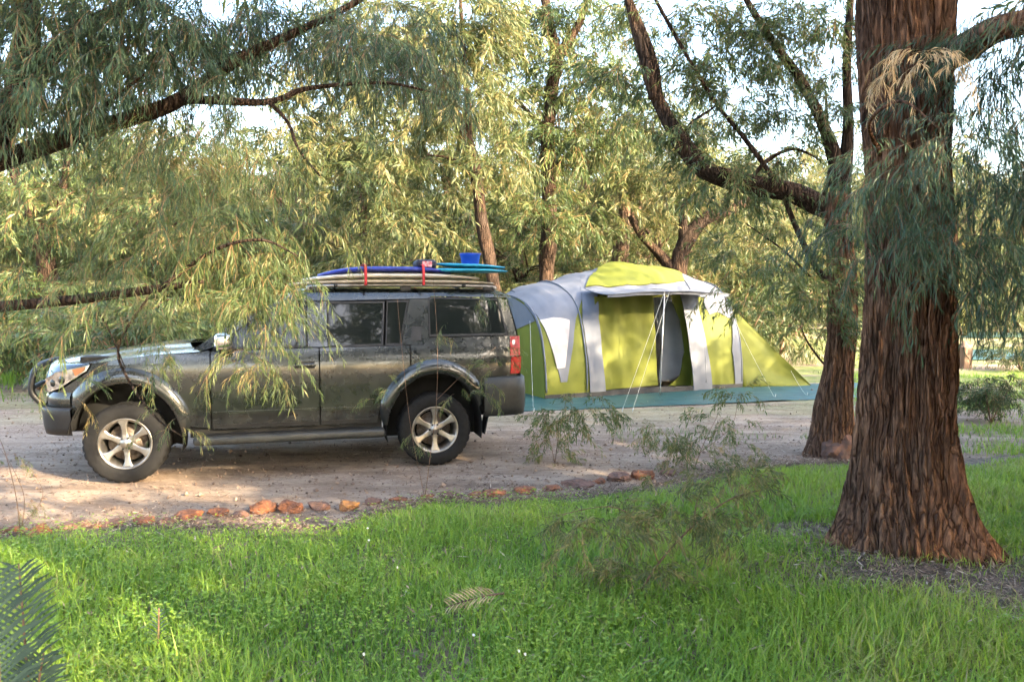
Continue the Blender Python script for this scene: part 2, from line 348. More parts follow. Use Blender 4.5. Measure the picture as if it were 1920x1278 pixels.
n = 16000; x = RNG.uniform(-5, 4.4, n); y = lawn_far(x)+RNG.gamma(1.5, .14, n)-.1; z = RNG.uniform(.002, .03, n)
strew('edge_litter', x, y, z, RNG.uniform(.015, .07, n), RNG.uniform(.004, .014, n), 'dry leaf litter along the edge of the lawn')
n = 22000; y = 6.3+RNG.gamma(2, 2.2, n); x = RNG.uniform(-.7, .8, n)*y; k_ = (vnoise(x, y*2, .9, 77) > .0) & (y > lawn_far(x)); x, y = x[k_], y[k_]; n = len(x)
strew('track_litter', x, y, RNG.uniform(.0, .012, n), RNG.uniform(.02, .12, n), RNG.uniform(.004, .012, n), 'scattered dry leaves and bark lying on the sandy track', RNG.uniform(0, 1, n)**1.5)

n = 6500; y = 5.6+RNG.gamma(2, 1.5, n); x = RNG.uniform(-.72, .8, n)*y; k_ = y > lawn_far(x)+.05; x, y = x[k_], y[k_]; n = len(x); sz = RNG.gamma(3, .0026, n)
oc = np.array([(1, 0, 0), (0, 1, 0), (-1, 0, 0), (0, -1, 0), (0, 0, .7), (0, 0, -.7)]); V = np.stack([x, y, sz*.25], 1)[:, None]+oc[None]*sz[:, None, None]*RNG.uniform(.6, 1.4, (n, 6, 1)); of = np.array([(0, 1, 4), (1, 2, 4), (2, 3, 4), (3, 0, 4), (1, 0, 5), (2, 1, 5), (3, 2, 5), (0, 3, 5)])
g = link('gravel', np_mesh('gravel', V.reshape(-1, 3), (np.arange(n)[:, None, None]*6+of[None]).reshape(-1, 3), {'tint': np.repeat(RNG.uniform(.1, .9, n), 6)}), M['litter'], smooth=False); tag(g, 'loose gravel on the sandy track', 'gravel', kind='stuff')
# ------------------------------------------------------------------ laterite edging stones
M['stone'] = plain('laterite', (.29, .105, .042), .9, c2=(.10, .045, .028), scale=14, bump=.012, detail=8)
M['stone_y'] = plain('laterite_ochre', (.38, .18, .05), .9, c2=(.18, .075, .03), scale=16, bump=.01, detail=8)
M['stone_g'] = plain('laterite_brown', (.17, .088, .062), .9, c2=(.075, .045, .035), scale=16, bump=.01, detail=8)
def stone(px, py, wpx, hpx, mt, label, seed, sharp=.5):
    c = G(px, py-(9 if px > 680 else 3)); s = FPX/c.y; a = wpx/s/2; hh = hpx/s*.46
    bm = bmesh.new(); bmesh.ops.create_icosphere(bm, subdivisions=4, radius=1)
    rg = random.Random(int(seed*100)); cuts = [(Vector((rg.gauss(0, 1), rg.gauss(0, 1), rg.gauss(.2, .7))).normalized(), rg.uniform(.62, .92)) for _ in range(9)]
    for v in bm.verts:
        q = v.co.copy()
        for nn, dd in cuts:
            e_ = q.dot(nn)-dd
            if e_ > 0: q -= nn*e_*.92
        f = 1+.25*noise.noise(q*1.1+Vector((seed*3.7, 0, 0)))+.13*noise.noise(q*3.6+Vector((0, seed, 0)))+.09*noise.noise(q*9+Vector((0, 0, seed)))+.05*noise.noise(q*20)
        q = q*f; q.z = max(q.z, -.45)
        v.co = (q.x*a, q.y*a*.8, (q.z*.8+.3)*hh)
    o = bm_obj('edging_stone', bm, M[mt], smooth=False); o.location = (c.x, c.y, -.005); o.rotation_euler.z = seed
    return tag(o, label, 'stone', 'laterite stones edging the lawn')
STONES = [(22, 1000, 46, 26, 'stone', 'small red laterite stone at the far left end of the lawn edge'),
 (76, 1002, 62, 36, 'stone', 'rounded orange red laterite stone second from the left along the lawn edge'),
 (136, 992, 62, 34, 'stone_g', 'brown laterite stone right of the leftmost large orange stone'),
 (216, 986, 52, 24, 'stone_g', 'low dull brown stone on the lawn edge below the front wheel'),
 (271, 982, 46, 30, 'stone', 'small orange stone in front of the front wheel'),
 (352, 973, 66, 28, 'stone', 'flat long orange stone right of the front wheel'),
 (408, 966, 52, 26, 'stone', 'orange stone touching the right end of a flat long stone'),
 (497, 960, 56, 42, 'stone', 'tallest dark orange stone, left one of the pair below the front door'),
 (545, 960, 58, 42, 'stone', 'large orange stone, right one of the pair below the front door'),
 (600, 955, 50, 32, 'stone_g', 'dull brown stone between the orange pair and the ochre stone'),
 (652, 955, 44, 34, 'stone_y', 'bright ochre yellow stone below the rear door'),
 (848, 938, 50, 18, 'stone_g', 'low reddish brown stone below the rear wheel'),
 (925, 935, 56, 22, 'stone', 'low orange stone right of the rear wheel at the lawn edge'),
 (985, 930, 52, 24, 'stone', 'flat reddish stone third from the right along the lawn edge'),
 (1085, 918, 70, 22, 'stone_g', 'long flat dark red stone below the leafy sapling'),
 (1160, 908, 56, 34, 'stone_g', 'brown stone beside the rightmost orange stone'),
 (1208, 905, 54, 40, 'stone', 'rightmost orange stone of the lawn edge'),
 (182, 990, 34, 18, 'stone', 'small half-buried stone just left of the low dull brown stone below the front wheel'),
 (312, 981, 40, 20, 'stone_g', 'small brown stone between the small orange stone and the flat long orange stone'),
 (452, 968, 36, 20, 'stone_g', 'small brown stone left of the tallest dark orange stone'),
 (700, 950, 40, 18, 'stone_g', 'low brown stone just right of the bright ochre stone'),
 (750, 946, 46, 16, 'stone', 'half-buried reddish stone left of the thin wispy sapling'),
 (800, 942, 36, 16, 'stone', 'half-buried reddish stone at the foot of the thin wispy sapling'),
 (890, 937, 34, 16, 'stone', 'tiny orange stone between the two low stones right of the wispy sapling'),
 (1035, 926, 40, 20, 'stone', 'small red stone left of the long flat dark red stone'),
 (1125, 913, 34, 20, 'stone', 'small red stone right of the long flat dark red stone'),
 (1255, 898, 44, 20, 'stone_g', 'last low brown stone at the right end of the lawn edge')]
for i, (a, b_, c_, d_, mt, lb) in enumerate(STONES): stone(a, b_, c_, d_, mt, lb, 1.3*i+.7)

# ------------------------------------------------------------------ the four-wheel drive
M['paint'], t, b = new_mat('paint_grey_green')
b.inputs['Base Color'].default_value = (.030, .034, .034, 1); b.inputs['Metallic'].default_value = .55; b.inputs['Roughness'].default_value = .34
b.inputs['Coat Weight'].default_value = 1; b.inputs['Coat Roughness'].default_value = .06
tc = N(t, 'ShaderNodeTexCoord'); n1 = nse(7, 6, (1, 1, 1), .7); r1 = ramp(t, [(.35, (.22,)*3), (.7, (.36,)*3)]); t.links.new(n1.outputs[0], r1.inputs[0]); t.links.new(r1.outputs[0], b.inputs['Roughness'])
n2 = nse(2.5, 3); r2 = ramp(t, [(.4, (.03,)*3), (.75, (.16,)*3)]); t.links.new(n2.outputs[0], r2.inputs[0]); t.links.new(r2.outputs[0], b.inputs['Coat Roughness'])
M['plastic'] = plain('black_plastic', (.010, .010, .011), .5, c2=(.006, .006, .007), scale=60)
M['plastic_grey'] = plain('grey_plastic', (.022, .024, .023), .5, c2=(.015, .016, .016), scale=30)
M['rubber'] = plain('tyre_rubber', (.010, .010, .011), .85, c2=(.006, .006, .0065), scale=25, spec=.3)
M['alloy'] = plain('alloy', (.36, .355, .345), .32, metal=.85, c2=(.24, .22, .20), scale=12)
M['chrome'] = plain('chrome', (.85, .85, .85), .12, metal=1.0, c2=(.7, .7, .7))
M['dark'] = plain('underbody_black', (.012, .012, .012), .9, c2=(.008, .008, .008))
M['brake'] = plain('brake_disc', (.20, .17, .15), .5, metal=.6, c2=(.11, .08, .06), scale=40)
M['glass'], t, b = new_mat('tinted_glass'); b.inputs['Base Color'].default_value = (.012, .015, .014, 1); b.inputs['Roughness'].default_value = .03; b.inputs['IOR'].default_value = 1.48
M['lamp_red'] = plain('lamp_red', (.40, .008, .010), .25, c2=(.26, .005, .007), scale=40)
M['lamp_clear'] = plain('lamp_clear', (.55, .53, .5), .08, metal=.6, coat=1, c2=(.16, .15, .14), scale=16)
M['lamp_amber'] = plain('lamp_amber', (.35, .12, .03), .2, coat=1)
WB = 2.855
fr = G(238, 905); re = G(817, 872); fw = (fr-re).normalized(); lf = Vector((-fw.y, fw.x, 0)); CO = re-lf*.91
car = empty('four_wheel_drive', CO, math.atan2(fw.y, fw.x), 'dark grey-green four-wheel drive wagon parked on the sandy track', 'car')
ZT = [.30, .45, .60, .80, .98, 1.08, 1.17, 1.215, 1.26, 1.66, 1.70, 1.735, 1.76]
YT = [.845, .885, .908, .920, .922, .915, .892, .872, .855, .725, .705, .67, .62]
def W(x, z):
    y = float(np.interp(z, ZT, YT))
    if x > 2.7:
        q = (x-2.7)/.92; y -= .30*q**2.6
    if x < -.45:
        q = (-.45-x)/.5; y -= .085*q**2.2
    return y
def side(sg):
    def fn(x, z, off): return (x, sg*(W(x, z)+off), z)
    return fn
def arc(cx, cz, rx, rz, a0, a1, n=16):
    return [(cx+rx*math.cos(R(a0+(a1-a0)*i/n)), cz+rz*math.sin(R(a0+(a1-a0)*i/n))) for i in range(n+1)]
AR = (0, .37, .49, .575); AF = (WB, .37, .49, .56)
def z_at(A, zz):   # angle where the opening meets a height
    return math.degrees(math.asin((zz-A[1])/A[3]))
gp = .006
PANELS = {
 'front_fender': [(2.115+gp, 1.195), (2.115+gp, .47)]+arc(*AF, 180-z_at(AF, .5), z_at(AF, .70))+[(3.44, .70), (3.50, .80), (3.40, .86), (3.16, 1.02), (3.12, 1.095), (2.9, 1.135), (2.6, 1.17)],
 'front_door': [(2.115-gp, .455), (2.115-gp, 1.193), (1.125+gp, 1.205), (1.125+gp, .455)],
 'rear_door': [(1.125-gp, .455), (1.125-gp, 1.203), (.245+gp, 1.21), (.245+gp, 1.00)]+arc(0, .37, .585, .69, 62, 10, 10)+[(.575, .455)],
 'quarter_panel': [(.245-gp, 1.215), (.245-gp, 1.01)]+arc(0, .37, .57, .675, 63, 12, 8)+[(.50, .47)]+arc(*AR, 12, 158)+[(-.50, .70), (-.50, .885), (-.86, .885), (-.885, 1.25), (-.86, 1.29), (.05, 1.285), (.10, 1.215)],
 'b_pillar': [(1.045, 1.215), (1.23, 1.215), (1.235, 1.65), (1.045, 1.65)],
 'c_pillar': [(.335, 1.218), (.095, 1.222), (.05, 1.29), (.04, 1.672), (.225, 1.668)],
 'd_pillar': [(-.785, 1.30), (-.885, 1.26), (-.86, 1.40), (-.80, 1.66), (-.70, 1.68)],
 'a_pillar': [(2.16, 1.205), (2.27, 1.205), (1.85, 1.50), (1.40, 1.69), (1.25, 1.69), (1.25, 1.655), (1.42, 1.652), (1.74, 1.49), (2.06, 1.24)],
 'cant_rail': [(1.45, 1.657), (1.40, 1.695), (1.28, 1.73), (1.20, 1.735), (-.70, 1.735), (-.80, 1.69), (-.73, 1.686), (.0, 1.70), (.04, 1.68), (.22, 1.675), (1.04, 1.657)],
}
WINDOWS = {
 'front_window': [(1.24, 1.212), (2.10, 1.204), (1.74, 1.485), (1.42, 1.648), (1.24, 1.65)],
 'rear_door_window': [(1.04, 1.208), (.51, 1.214), (.475, 1.652), (1.04, 1.65)],
 'quarter_light': [(.49, 1.214), (.34, 1.216), (.235, 1.662), (.455, 1.655)],
 'cargo_window': [(.045, 1.295), (-.775, 1.30), (-.71, 1.672), (.0, 1.69), (.035, 1.675)],
}
for sg in (1, -1):
    fn = side(sg)
    for nm, pl in PANELS.items():
        o = patch(nm, pl, fn, M['paint'], car, (.07, .045), .028)
        if nm == 'front_door':
            hb = bmesh.new(); box_bm(hb, (1.26, sg*.955, 1.045), (.20, .022, .036), .010); bm_obj('door_handle', hb, M['paint'], o)
            patch('handle_recess', [(1.17, 1.01), (1.36, 1.01), (1.36, 1.08), (1.17, 1.08)], lambda x, z, off: (x, sg*(W(x, z)+.003+off), z), M['plastic'], o, (.2, .2), .003)
        if nm in ('front_door', 'rear_door'):
            x0, x1 = (1.14, 2.10) if nm == 'front_door' else (.64, 1.11)
            patch('side_moulding', [(x0, .60), (x1, .60), (x1, .625), (x0, .625)], lambda x, z, off: (x, sg*(W(x, z)+.012+off), z), M['paint'], o, (.2, .2), .012)
            patch('door_skirt', [(x0, .462), (x1, .462), (x1, .50), (x0, .50)], lambda x, z, off: (x, sg*(W(x, z)+.008+off), z), M['plastic'], o, (.2, .2), .008)
        if nm == 'c_pillar':
            patch('door_handle', [(.13, 1.26), (.235, 1.26), (.215, 1.40), (.115, 1.40)], lambda x, z, off: (x, sg*(W(x, z)+.006+off), z), M['plastic'], o, (.2, .2), .006)
    for nm, pl in WINDOWS.items():
        o = patch(nm, pl, lambda x, z, off: (x, sg*(W(x, z)-.010+off), z), M['glass'], car, (.12, .08), .006)
        cx_ = sum(p[0] for p in pl)/len(pl); cz_ = sum(p[1] for p in pl)/len(pl)
        # dark rubber frame round each pane
        rim = [(cx_+(p[0]-cx_)*1.0, cz_+(p[1]-cz_)*1.0) for p in pl]; V = []; Fc = []
        k = len(rim)
        dense = []
        for i in range(k):
            a_, b_ = rim[i], rim[(i+1) % k]; m_ = max(1, int(math.hypot(a_[0]-b_[0], a_[1]-b_[1])/.08))
            dense += [(a_[0]+(b_[0]-a_[0])*j/m_, a_[1]+(b_[1]-a_[1])*j/m_) for j in range(m_)]
        k = len(dense); ar_x = [p[0]-cx_ for p in dense]; ar_z = [p[1]-cz_ for p in dense]; ex = max(map(abs, ar_x)); ez = max(map(abs, ar_z))
        for i, (x, z) in enumerate(dense):
            xi = cx_+(x-cx_)*(1-.018/ex); zi = cz_+(z-cz_)*(1-.02/ez)
            V += [(x, sg*(W(x, z)+.001), z), (xi, sg*(W(xi, zi)+.001), zi), (xi, sg*(W(xi, zi)-.012), zi)]
        for i in range(k):
            j = (i+1) % k; Fc += [(3*i, 3*j, 3*j+1, 3*i+1), (3*i+1, 3*j+1, 3*j+2, 3*i+2)]
        mesh('window_seal', V, Fc, M['plastic'], o, smooth=False)
    # wheel arch flares
    for A, nm in ((AR, 'rear'), (AF, 'front')):
        V = []; n = 40; prof = [(0.0, -.03), (0.0, .040), (.02, .052), (.07, .046), (.115, .018), (.125, -.004)]; k = len(prof)
        a0, a1 = (6, 157) if nm == 'rear' else (24, 176)
        for i in range(n+1):
            a = R(a0+(a1-a0)*i/n); e = min(1, 6*min(i, n-i)/n+.35)
            for dr, out in prof:
                x = A[0]+(A[2]-.012+dr*e)*math.cos(a); z = A[1]+(A[3]-.012+dr*e*1.15)*math.sin(a)
                V.append((x, sg*(W(x, min(z, 1.2))+(out*e if out > 0 else out)), z))
        Fc = [(i*k+j, i*k+j+1, (i+1)*k+j+1, (i+1)*k+j) for i in range(n) for j in range(k-1)]
        mesh('wheel_arch', V, Fc, M['paint'], car)
        V = []; n = 24
        for i in range(n+1):
            a = R((-12 if nm == 'rear' else 10)+(204 if nm == 'rear' else 182)*i/n); V += [(A[0]+(A[2]-.005)*math.cos(a), sg*.90, A[1]+(A[3]-.005)*math.sin(a)), (A[0]+(A[2]-.005)*math.cos(a), sg*.52, A[1]+(A[3]-.005)*math.sin(a))]
        Fc = [(2*i, 2*i+1, 2*i+3, 2*i+2) for i in range(n)]+[tuple(2*i+1 for i in range(n+1))]
        mesh('wheel_liner', V, Fc, M['dark'], car)
    # side step
    bm = bmesh.new(); box_bm(bm, (1.39, sg*.955, .372), (1.76, .17, .085), .03, seg=3); st = bm_obj('side_step', bm, M['plastic_grey'], car)
    box('tread_strip', (1.39, sg*.96, .4165), (1.5, .11, .006), M['plastic'], st, .002)
    for x in (.75, 2.05): box('step_bracket', (x, sg*.84, .385), (.05, .16, .04), M['dark'], st)
    # mirror
    bm = bmesh.new(); box_bm(bm, (1.985, sg*1.02, 1.29), (.15, .20, .155), .045, seg=4)
    mr = bm_obj('door_mirror', bm, M['chrome'], car); box('mirror_arm', (1.99, sg*.90, 1.225), (.09, .12, .04), M['plastic'], mr, .01)
    # tail lamp, mud flap
    for z0, z1 in ((1.09, 1.285), (.905, 1.08)):
        patch('tail_lamp', [(-.785, z0), (-.90, z0), (-.912, z1), (-.80, z1)], lambda x, z, off: (x, sg*(W(x, z)+.006+off), z), M['lamp_red'], car, (.03, .05), .03)
    patch('reverse_lamp', [(-.82, 1.20), (-.845, 1.20), (-.852, 1.245), (-.826, 1.245)], lambda x, z, off: (x, sg*(W(x, z)+.010+off), z), M['lamp_clear'], car, (.03, .05), .006)
    box('mud_flap', (-.53, sg*.80, .39), (.012, .20, .20), M['plastic'], car, .004, Matrix.Rotation(R(-12), 4, 'Y'))
    # headlamp
    hl = patch('headlamp', [(3.17, 1.035), (3.42, .872), (3.535, .83), (3.56, .95), (3.45, 1.015), (3.14, 1.088)], lambda x, z, off: (x, sg*(W(x, z)+.001+off), z), M['lamp_clear'], car, (.04, .03), .03)
    for lx, lz, lr in ((3.40, .945, .038), (3.485, .915, .034)):
        bm = bmesh.new(); bmesh.ops.create_uvsphere(bm, u_segments=20, v_segments=10, radius=lr); bmesh.ops.scale(bm, vec=(1, .35, 1), verts=bm.verts[:])
        lo = bm_obj('lamp_lens', bm, M['glass'], hl); lo.location = (lx, sg*(W(lx, lz)-.003), lz); lo.rotation_euler.z = -sg*R(38)
    patch('indicator', [(3.19, 1.035), (3.27, .985), (3.30, 1.045), (3.18, 1.072)], lambda x, z, off: (x, sg*(W(x, z)+.004+off), z), M['lamp_amber'], hl, (.04, .03), .004)
    # roof rail
    rail = tube('roof_rail', [(1.22, sg*.60, 1.765), (1.12, sg*.60, 1.80), (.2, sg*.60, 1.815), (-.6, sg*.60, 1.80), (-.70, sg*.60, 1.765)], .018, M['alloy'], car, n=30, k=8)
    for x in (1.15, .25, -.62): box('rail_foot', (x, sg*.60, 1.775), (.11, .04, .05), M['plastic'], rail, .008)
def loft(name, secs, mat, parent, thick=None):
    k = len(secs[0]); V = [p for s in secs for p in s]
    Fc = [(i*k+j, i*k+j+1, (i+1)*k+j+1, (i+1)*k+j) for i in range(len(secs)-1) for j in range(k-1)]
    return mesh(name, V, Fc, mat, parent)
# roof
secs = []
for x in np.linspace(1.43, -.86, 20):
    f = np.clip((x-1.15)/.28, 0, 1); g_ = np.clip((-.66-x)/.20, 0, 1); dz = -.045*f**2-.06*g_**2
    secs.append([(x-.10*(1-abs(y))*0, y*.675, (1.80-.052*abs(y)**2.2-(.02 if abs(y) == 1 else 0))+dz) for y in np.linspace(-1, 1, 17)])
loft('roof', secs, M['paint'], car)
# windscreen
secs = []
for s in np.linspace(0, 1, 8):
    hw = .82+(.655-.82)*s
    secs.append([(2.36-.93*s-.12*abs(y)**2*(1-.25*s), y*hw, 1.165+.575*s+.05*s*(1-s)-.02*s*abs(y)**2) for y in np.linspace(-1, 1, 13)])
loft('windscreen', secs, M['glass'], car)
# bonnet
secs = []
for s in np.linspace(0, 1, 16):
    row = []
    for y in np.linspace(-1, 1, 21):
        xe = 2.20+(3.16-2.20)*s; xc = 2.37+(3.53-2.37)*s; x = xc+(xe-xc)*abs(y)**2.2
        ze = float(np.interp(min(x, 3.12), [2.1, 2.6, 2.9, 3.12], [1.195, 1.17, 1.135, 1.095])); hw = W(min(x, 3.3), ze)-.004 if abs(y) > .99 else None
        we = W(xe, 1.12)-.002; z = ze+.045*(1-abs(y)**3)+.018*(1 if abs(y) < .45 else max(0, 1-(abs(y)-.45)/.12)) - .05*s**6*(1-abs(y)**4)
        row.append((x, y*we, z))
    secs.append(row)
loft('bonnet', secs, M['paint'], car)
def nose(y):
    a = abs(y); sg_ = 1 if y >= 0 else -1
    if a > .60:
        q = (1-a)/.40; x = 3.14+.415*q; z = float(np.interp(x, [3.14, 3.45, 3.56], [1.09, 1.017, .952])); return (x, sg_*W(x, z), z)
    q = a/.60; return (3.60-.045*q**2, y/.60*W(3.555, .955), 1.05-.095*q**5)
last = secs[-1]; rows = []
for f in np.linspace(0, 1, 6):
    row = []
    for j, y in enumerate(np.linspace(-1, 1, 21)):
        p = Vector(last[j])+Vector((0, 0, -.003)); q = Vector(nose(y)); d_ = (q-p).length; r_ = p.lerp(q, f); r_ += Vector((.25, 0, .5)).normalized()*.22*d_*math.sin(PI*f); row.append(tuple(r_))
    rows.append(row)
loft('nose_panel', rows, M['paint'], car)
# front end: grille, bumper; rear: tailgate, bumper
def plan(name, path, rows, mat, n=50):
    """sweep rows of (offset, height) along a plan curve"""
    pth = catmull([(x, y, 0) for x, y in path], n); T = np.gradient(pth, axis=0); Nn = np.stack([T[:, 1], -T[:, 0], T[:, 2]], 1); Nn /= np.linalg.norm(Nn, axis=1)[:, None]
    return loft(name, [[tuple(pth[i]+Nn[i]*o+np.array([0, 0, z])) for o, z in rows] for i in range(n)], mat, car)
fp = [(3.32, .845), (3.45, .79), (3.555, .67), (3.62, .45), (3.64, .2)]; fp = [(x, -y) for x, y in fp]+[(3.645, 0)]+[(x, y) for x, y in fp[::-1]]
fp2 = [(3.30, .865), (3.45, .80), (3.56, .68), (3.625, .45), (3.645, .2)]; fp2 = [(x, -y) for x, y in fp2]+[(3.65, 0)]+[(x, y) for x, y in fp2[::-1]]
plan('front_bumper', fp2, [(-.06, .44), (0.0, .45), (.015, .52), (.022, .62), (.030, .675), (.022, .695), (-.02, .702)], M['plastic'])
plan('bumper_cap', fp, [(-.02, .703), (-.004, .71), (-.004, .80), (-.03, .835)], M['paint'])
grl = box('grille', (3.545, 0, .925), (.05, .90, .20), M['plastic'], car, .015)
for yy in (-.3, -.1, .1, .3): box('grille_bar', (3.573, yy, .925), (.014, .03, .17), M['chrome'], grl, .004, Matrix.Rotation(R(10*np.sign(yy)), 4, 'X'))
plan('grille_frame', [(3.50, -.55), (3.565, -.4), (3.585, 0), (3.565, .4), (3.50, .55)], [(0, 1.02), (.012, 1.025), (.012, 1.05), (0, 1.06), (-.05, 1.06)], M['chrome'])
rp = [(-.50, .93), (-.72, .925), (-.88, .88), (-.965, .76), (-.99, .45)]; rp = rp+[(-1.0, 0)]+[(x, -y) for x, y in rp[::-1]]
plan('rear_bumper', rp, [(-.05, .47), (0.0, .48), (.012, .56), (.016, .74), (.006, .86), (-.03, .885), (-.12, .887)], M['plastic_grey'])
secs = []
for z in np.linspace(.86, 1.735, 14):
    secs.append([(-.905+.12*max(0, (z-1.2)/.55)**1.5-.03*(1-abs(y)**2), y*(W(-.86, z)-.015), z) for y in np.linspace(-1, 1, 13)])
tg = loft('tailgate', secs, M['paint'], car)
secs = []
for z in np.linspace(1.26, 1.66, 8):
    secs.append([(-.915+.12*max(0, (z-1.2)/.55)**1.5-.03*(1-abs(y)**2), y*(W(-.8, z)-.12), z) for y in np.linspace(-1, 1, 9)])
loft('rear_window', secs, M['glass'], tg)
bb = tube('bull_bar', [(3.60, -.56, .68), (3.70, -.57, .82), (3.69, -.55, .98), (3.68, -.40, 1.05), (3.70, 0, 1.06), (3.68, .40, 1.05), (3.69, .55, .98), (3.70, .57, .82), (3.60, .56, .68)], .028, M['plastic'], car, n=60, k=10)
tube('bull_bar_rail', [(3.70, -.56, .86), (3.735, -.2, .86), (3.735, .2, .86), (3.70, .56, .86)], .022, M['plastic'], bb, n=20, k=8)
# inside hull so that nothing shows through the gaps
for nm, c_, s_ in (('underbody', (1.42, 0, .565), (1.78, 1.70, .37)), ('floor_pan', (1.35, 0, .60), (4.3, 1.0, .34)), ('body_core', (1.25, 0, 1.0), (4.05, 1.26, .28)), ('cabin_core', (.40, 0, 1.40), (2.1, 1.20, .52)), ('cabin_side_core', (.70, 0, 1.10), (2.7, 1.62, .20))):
    box(nm, c_, s_, M['dark'], car)
# wheels
def lathe(prof, n, name, mat, parent, fn=None):
    V = []; k = len(prof)
    for i in range(n):
        a = 2*PI*i/n
        for j, (r_, y_) in enumerate(prof):
            rr = r_ if fn is None else fn(i, j, r_, y_); V.append((rr*math.cos(a), y_, rr*math.sin(a)))
    Fc = [(i*k+j, ((i+1) % n)*k+j, ((i+1) % n)*k+j+1, i*k+j+1) for i in range(n) for j in range(k-1)]
    return mesh(name, V, Fc, mat, parent)
RT = .368
def make_wheel(parent, loc, sg, steer=0.0, spin=0.0):
    wh = bpy.data.objects.new('wheel', None); COL.objects.link(wh); wh.parent = parent; wh.location = loc; wh.rotation_euler = (0, 0, steer+(0 if sg > 0 else PI))
    tp = [(.225, -.10), (.27, -.125), (.33, -.122), (.355, -.108), (RT, -.09), (RT, -.05), (RT-.008, -.045), (RT-.008, -.035), (RT, -.03), (RT, .03), (RT-.008, .035), (RT-.008, .045), (RT, .05), (RT, .09), (.356, .108), (.345, .116), (.332, .122), (.30, .126), (.27, .125), (.245, .118), (.232, .104), (.222, .10)]
    def lug(i, j, r_, y_): return r_-.010 if (i % 4 == 0 and r_ > .345) else r_
    ty = lathe(tp, 120, 'tyre', M['rubber'], wh, lug)
    lathe([(.20, -.09), (.205, .02), (.212, .075), (.224, .098), (.236, .104), (.238, .108), (.232, .112), (.222, .108), (.205, .085), (.198, .03)], 64, 'rim', M['alloy'], wh)
    lathe([(0, -.02), (.17, -.02), (.172, -.005), (.17, .0), (.10, .0), (.095, .03), (0, .03)], 40, 'brake_disc', M['brake'], wh)
    lathe([(.21, -.095), (.0, -.095)], 40, 'wheel_back', M['dark'], wh)
    lathe([(.0, .098), (.030, .097), (.036, .090), (.062, .086), (.072, .074), (.075, .03)], 40, 'hub', M['alloy'], wh)
    for i in range(6):
        a = 2*PI*i/6+spin; bm = bmesh.new()
        # a spoke broad at the rim, narrow in the middle
        st = [(.050, .030, .088), (.085, .026, .086), (.13, .022, .090), (.17, .027, .096), (.205, .044, .101), (.226, .062, .102)]; vs_ = []
        for r_, hw, y_ in st:
            vs_.append([bm.verts.new((r_, y_-.034, -hw)), bm.verts.new((r_, y_-.004, -hw)), bm.verts.new((r_, y_, -hw*.6)), bm.verts.new((r_, y_, hw*.6)), bm.verts.new((r_, y_-.004, hw)), bm.verts.new((r_, y_-.034, hw))])
        for p, q in zip(vs_, vs_[1:]):
            for j in range(6): bm.faces.new((p[j], p[(j+1) % 6], q[(j+1) % 6], q[j]))
        bm.faces.new(vs_[0]); bm.faces.new(vs_[-1]); bmesh.ops.recalc_face_normals(bm, faces=bm.faces[:])
        o = bm_obj('spoke', bm, M['alloy'], wh, smooth=False); o.rotation_euler.y = -a
        bm = bmesh.new(); bmesh.ops.create_cone(bm, cap_ends=True, segments=6, radius1=.011, radius2=.009, depth=.02)
        o = bm_obj('wheel_nut', bm, M['dark'], wh, smooth=False); aa = a+PI/6; o.location = (.054*math.cos(aa), .088, .054*math.sin(aa)); o.rotation_euler.x = PI/2
    return wh
for sg in (1, -1):
    make_wheel(car, (0, sg*.785, RT-.008), sg, 0, PI/2); make_wheel(car, (WB, sg*.795, RT-.008), sg, R(-4), PI/2-.08)

# ------------------------------------------------------------------ roof load
def C2W(p): return CO+fw*p[0]+lf*p[1]+Vector((0, 0, p[2]))
CRZ = math.atan2(fw.y, fw.x)
M['board_white'] = plain('board_white', (.62, .57, .50), .35, c2=(.50, .45, .39), scale=8, coat=.3)
M['board_tan'] = plain('board_tan', (.46, .40, .32), .4, c2=(.36, .31, .25), scale=8)
M['blue'] = plain('blue_vinyl', (.02, .035, .30), .4, c2=(.012, .02, .20), scale=10)
M['blue_tub'] = plain('blue_tub', (.02, .07, .48), .35, c2=(.015, .05, .38), scale=10)
M['cyan'] = plain('turquoise_foam', (.02, .30, .45), .5, c2=(.015, .23, .37), scale=10)
M['red'] = plain('red_webbing', (.50, .02, .03), .7, c2=(.36, .015, .02), scale=60)
M['bag'] = plain('dark_bag', (.03, .032, .05), .7, c2=(.015, .016, .03), scale=8)
def board(name, x0, x1, yc, hw, z0, th, mat, rocker, label, cat, tail=.5, tilt=0.0):
    """a surf board lying along the roof: nose at x1"""
    n = 30; k = 12; V = []
    for i in range(n+1):
        f = i/n; x = x0+(x1-x0)*f; wd = hw*max(.03, (1-abs(2*f-.9)**2.6*(.55 if f < .45 else .98)) if f < .45 else (1-((f-.45)/.55)**2.4)**.7) if 0 < f < 1 else hw*(.42*tail if f == 0 else .03)
        zz = z0+rocker*max(0, (f-.6)/.4)**2*1.0+rocker*.3*max(0, (.2-f)/.2)**2+tilt*(f-.5); tt = th*(1-.55*abs(2*f-1)**3)
        for j in range(k):
            a = 2*PI*j/k; V.append((x, yc+wd*math.cos(a), zz+tt*.5+tt*.5*math.copysign(abs(math.sin(a))**.7, math.sin(a))))
    Fc = [(i*k+j, i*k+(j+1) % k, (i+1)*k+(j+1) % k, (i+1)*k+j) for i in range(n) for j in range(k)]+[tuple(range(k)), tuple(n*k+j for j in range(k))]
    o = mesh(name, V, Fc, mat); o.location = CO; o.rotation_euler.z = CRZ; return tag(o, label, cat)
for x in (.95, -.35):
    cb = tube('roof_cross_bar', [(x, -.66, 1.808), (x, .66, 1.808)], .019, M['plastic'], car, n=4, k=8)
board('surfboard', -.72, 1.40, .40, .27, 1.823, .055, M['board_tan'], -.02, 'long tan surfboard lying lowest on the car roof', 'surfboard')
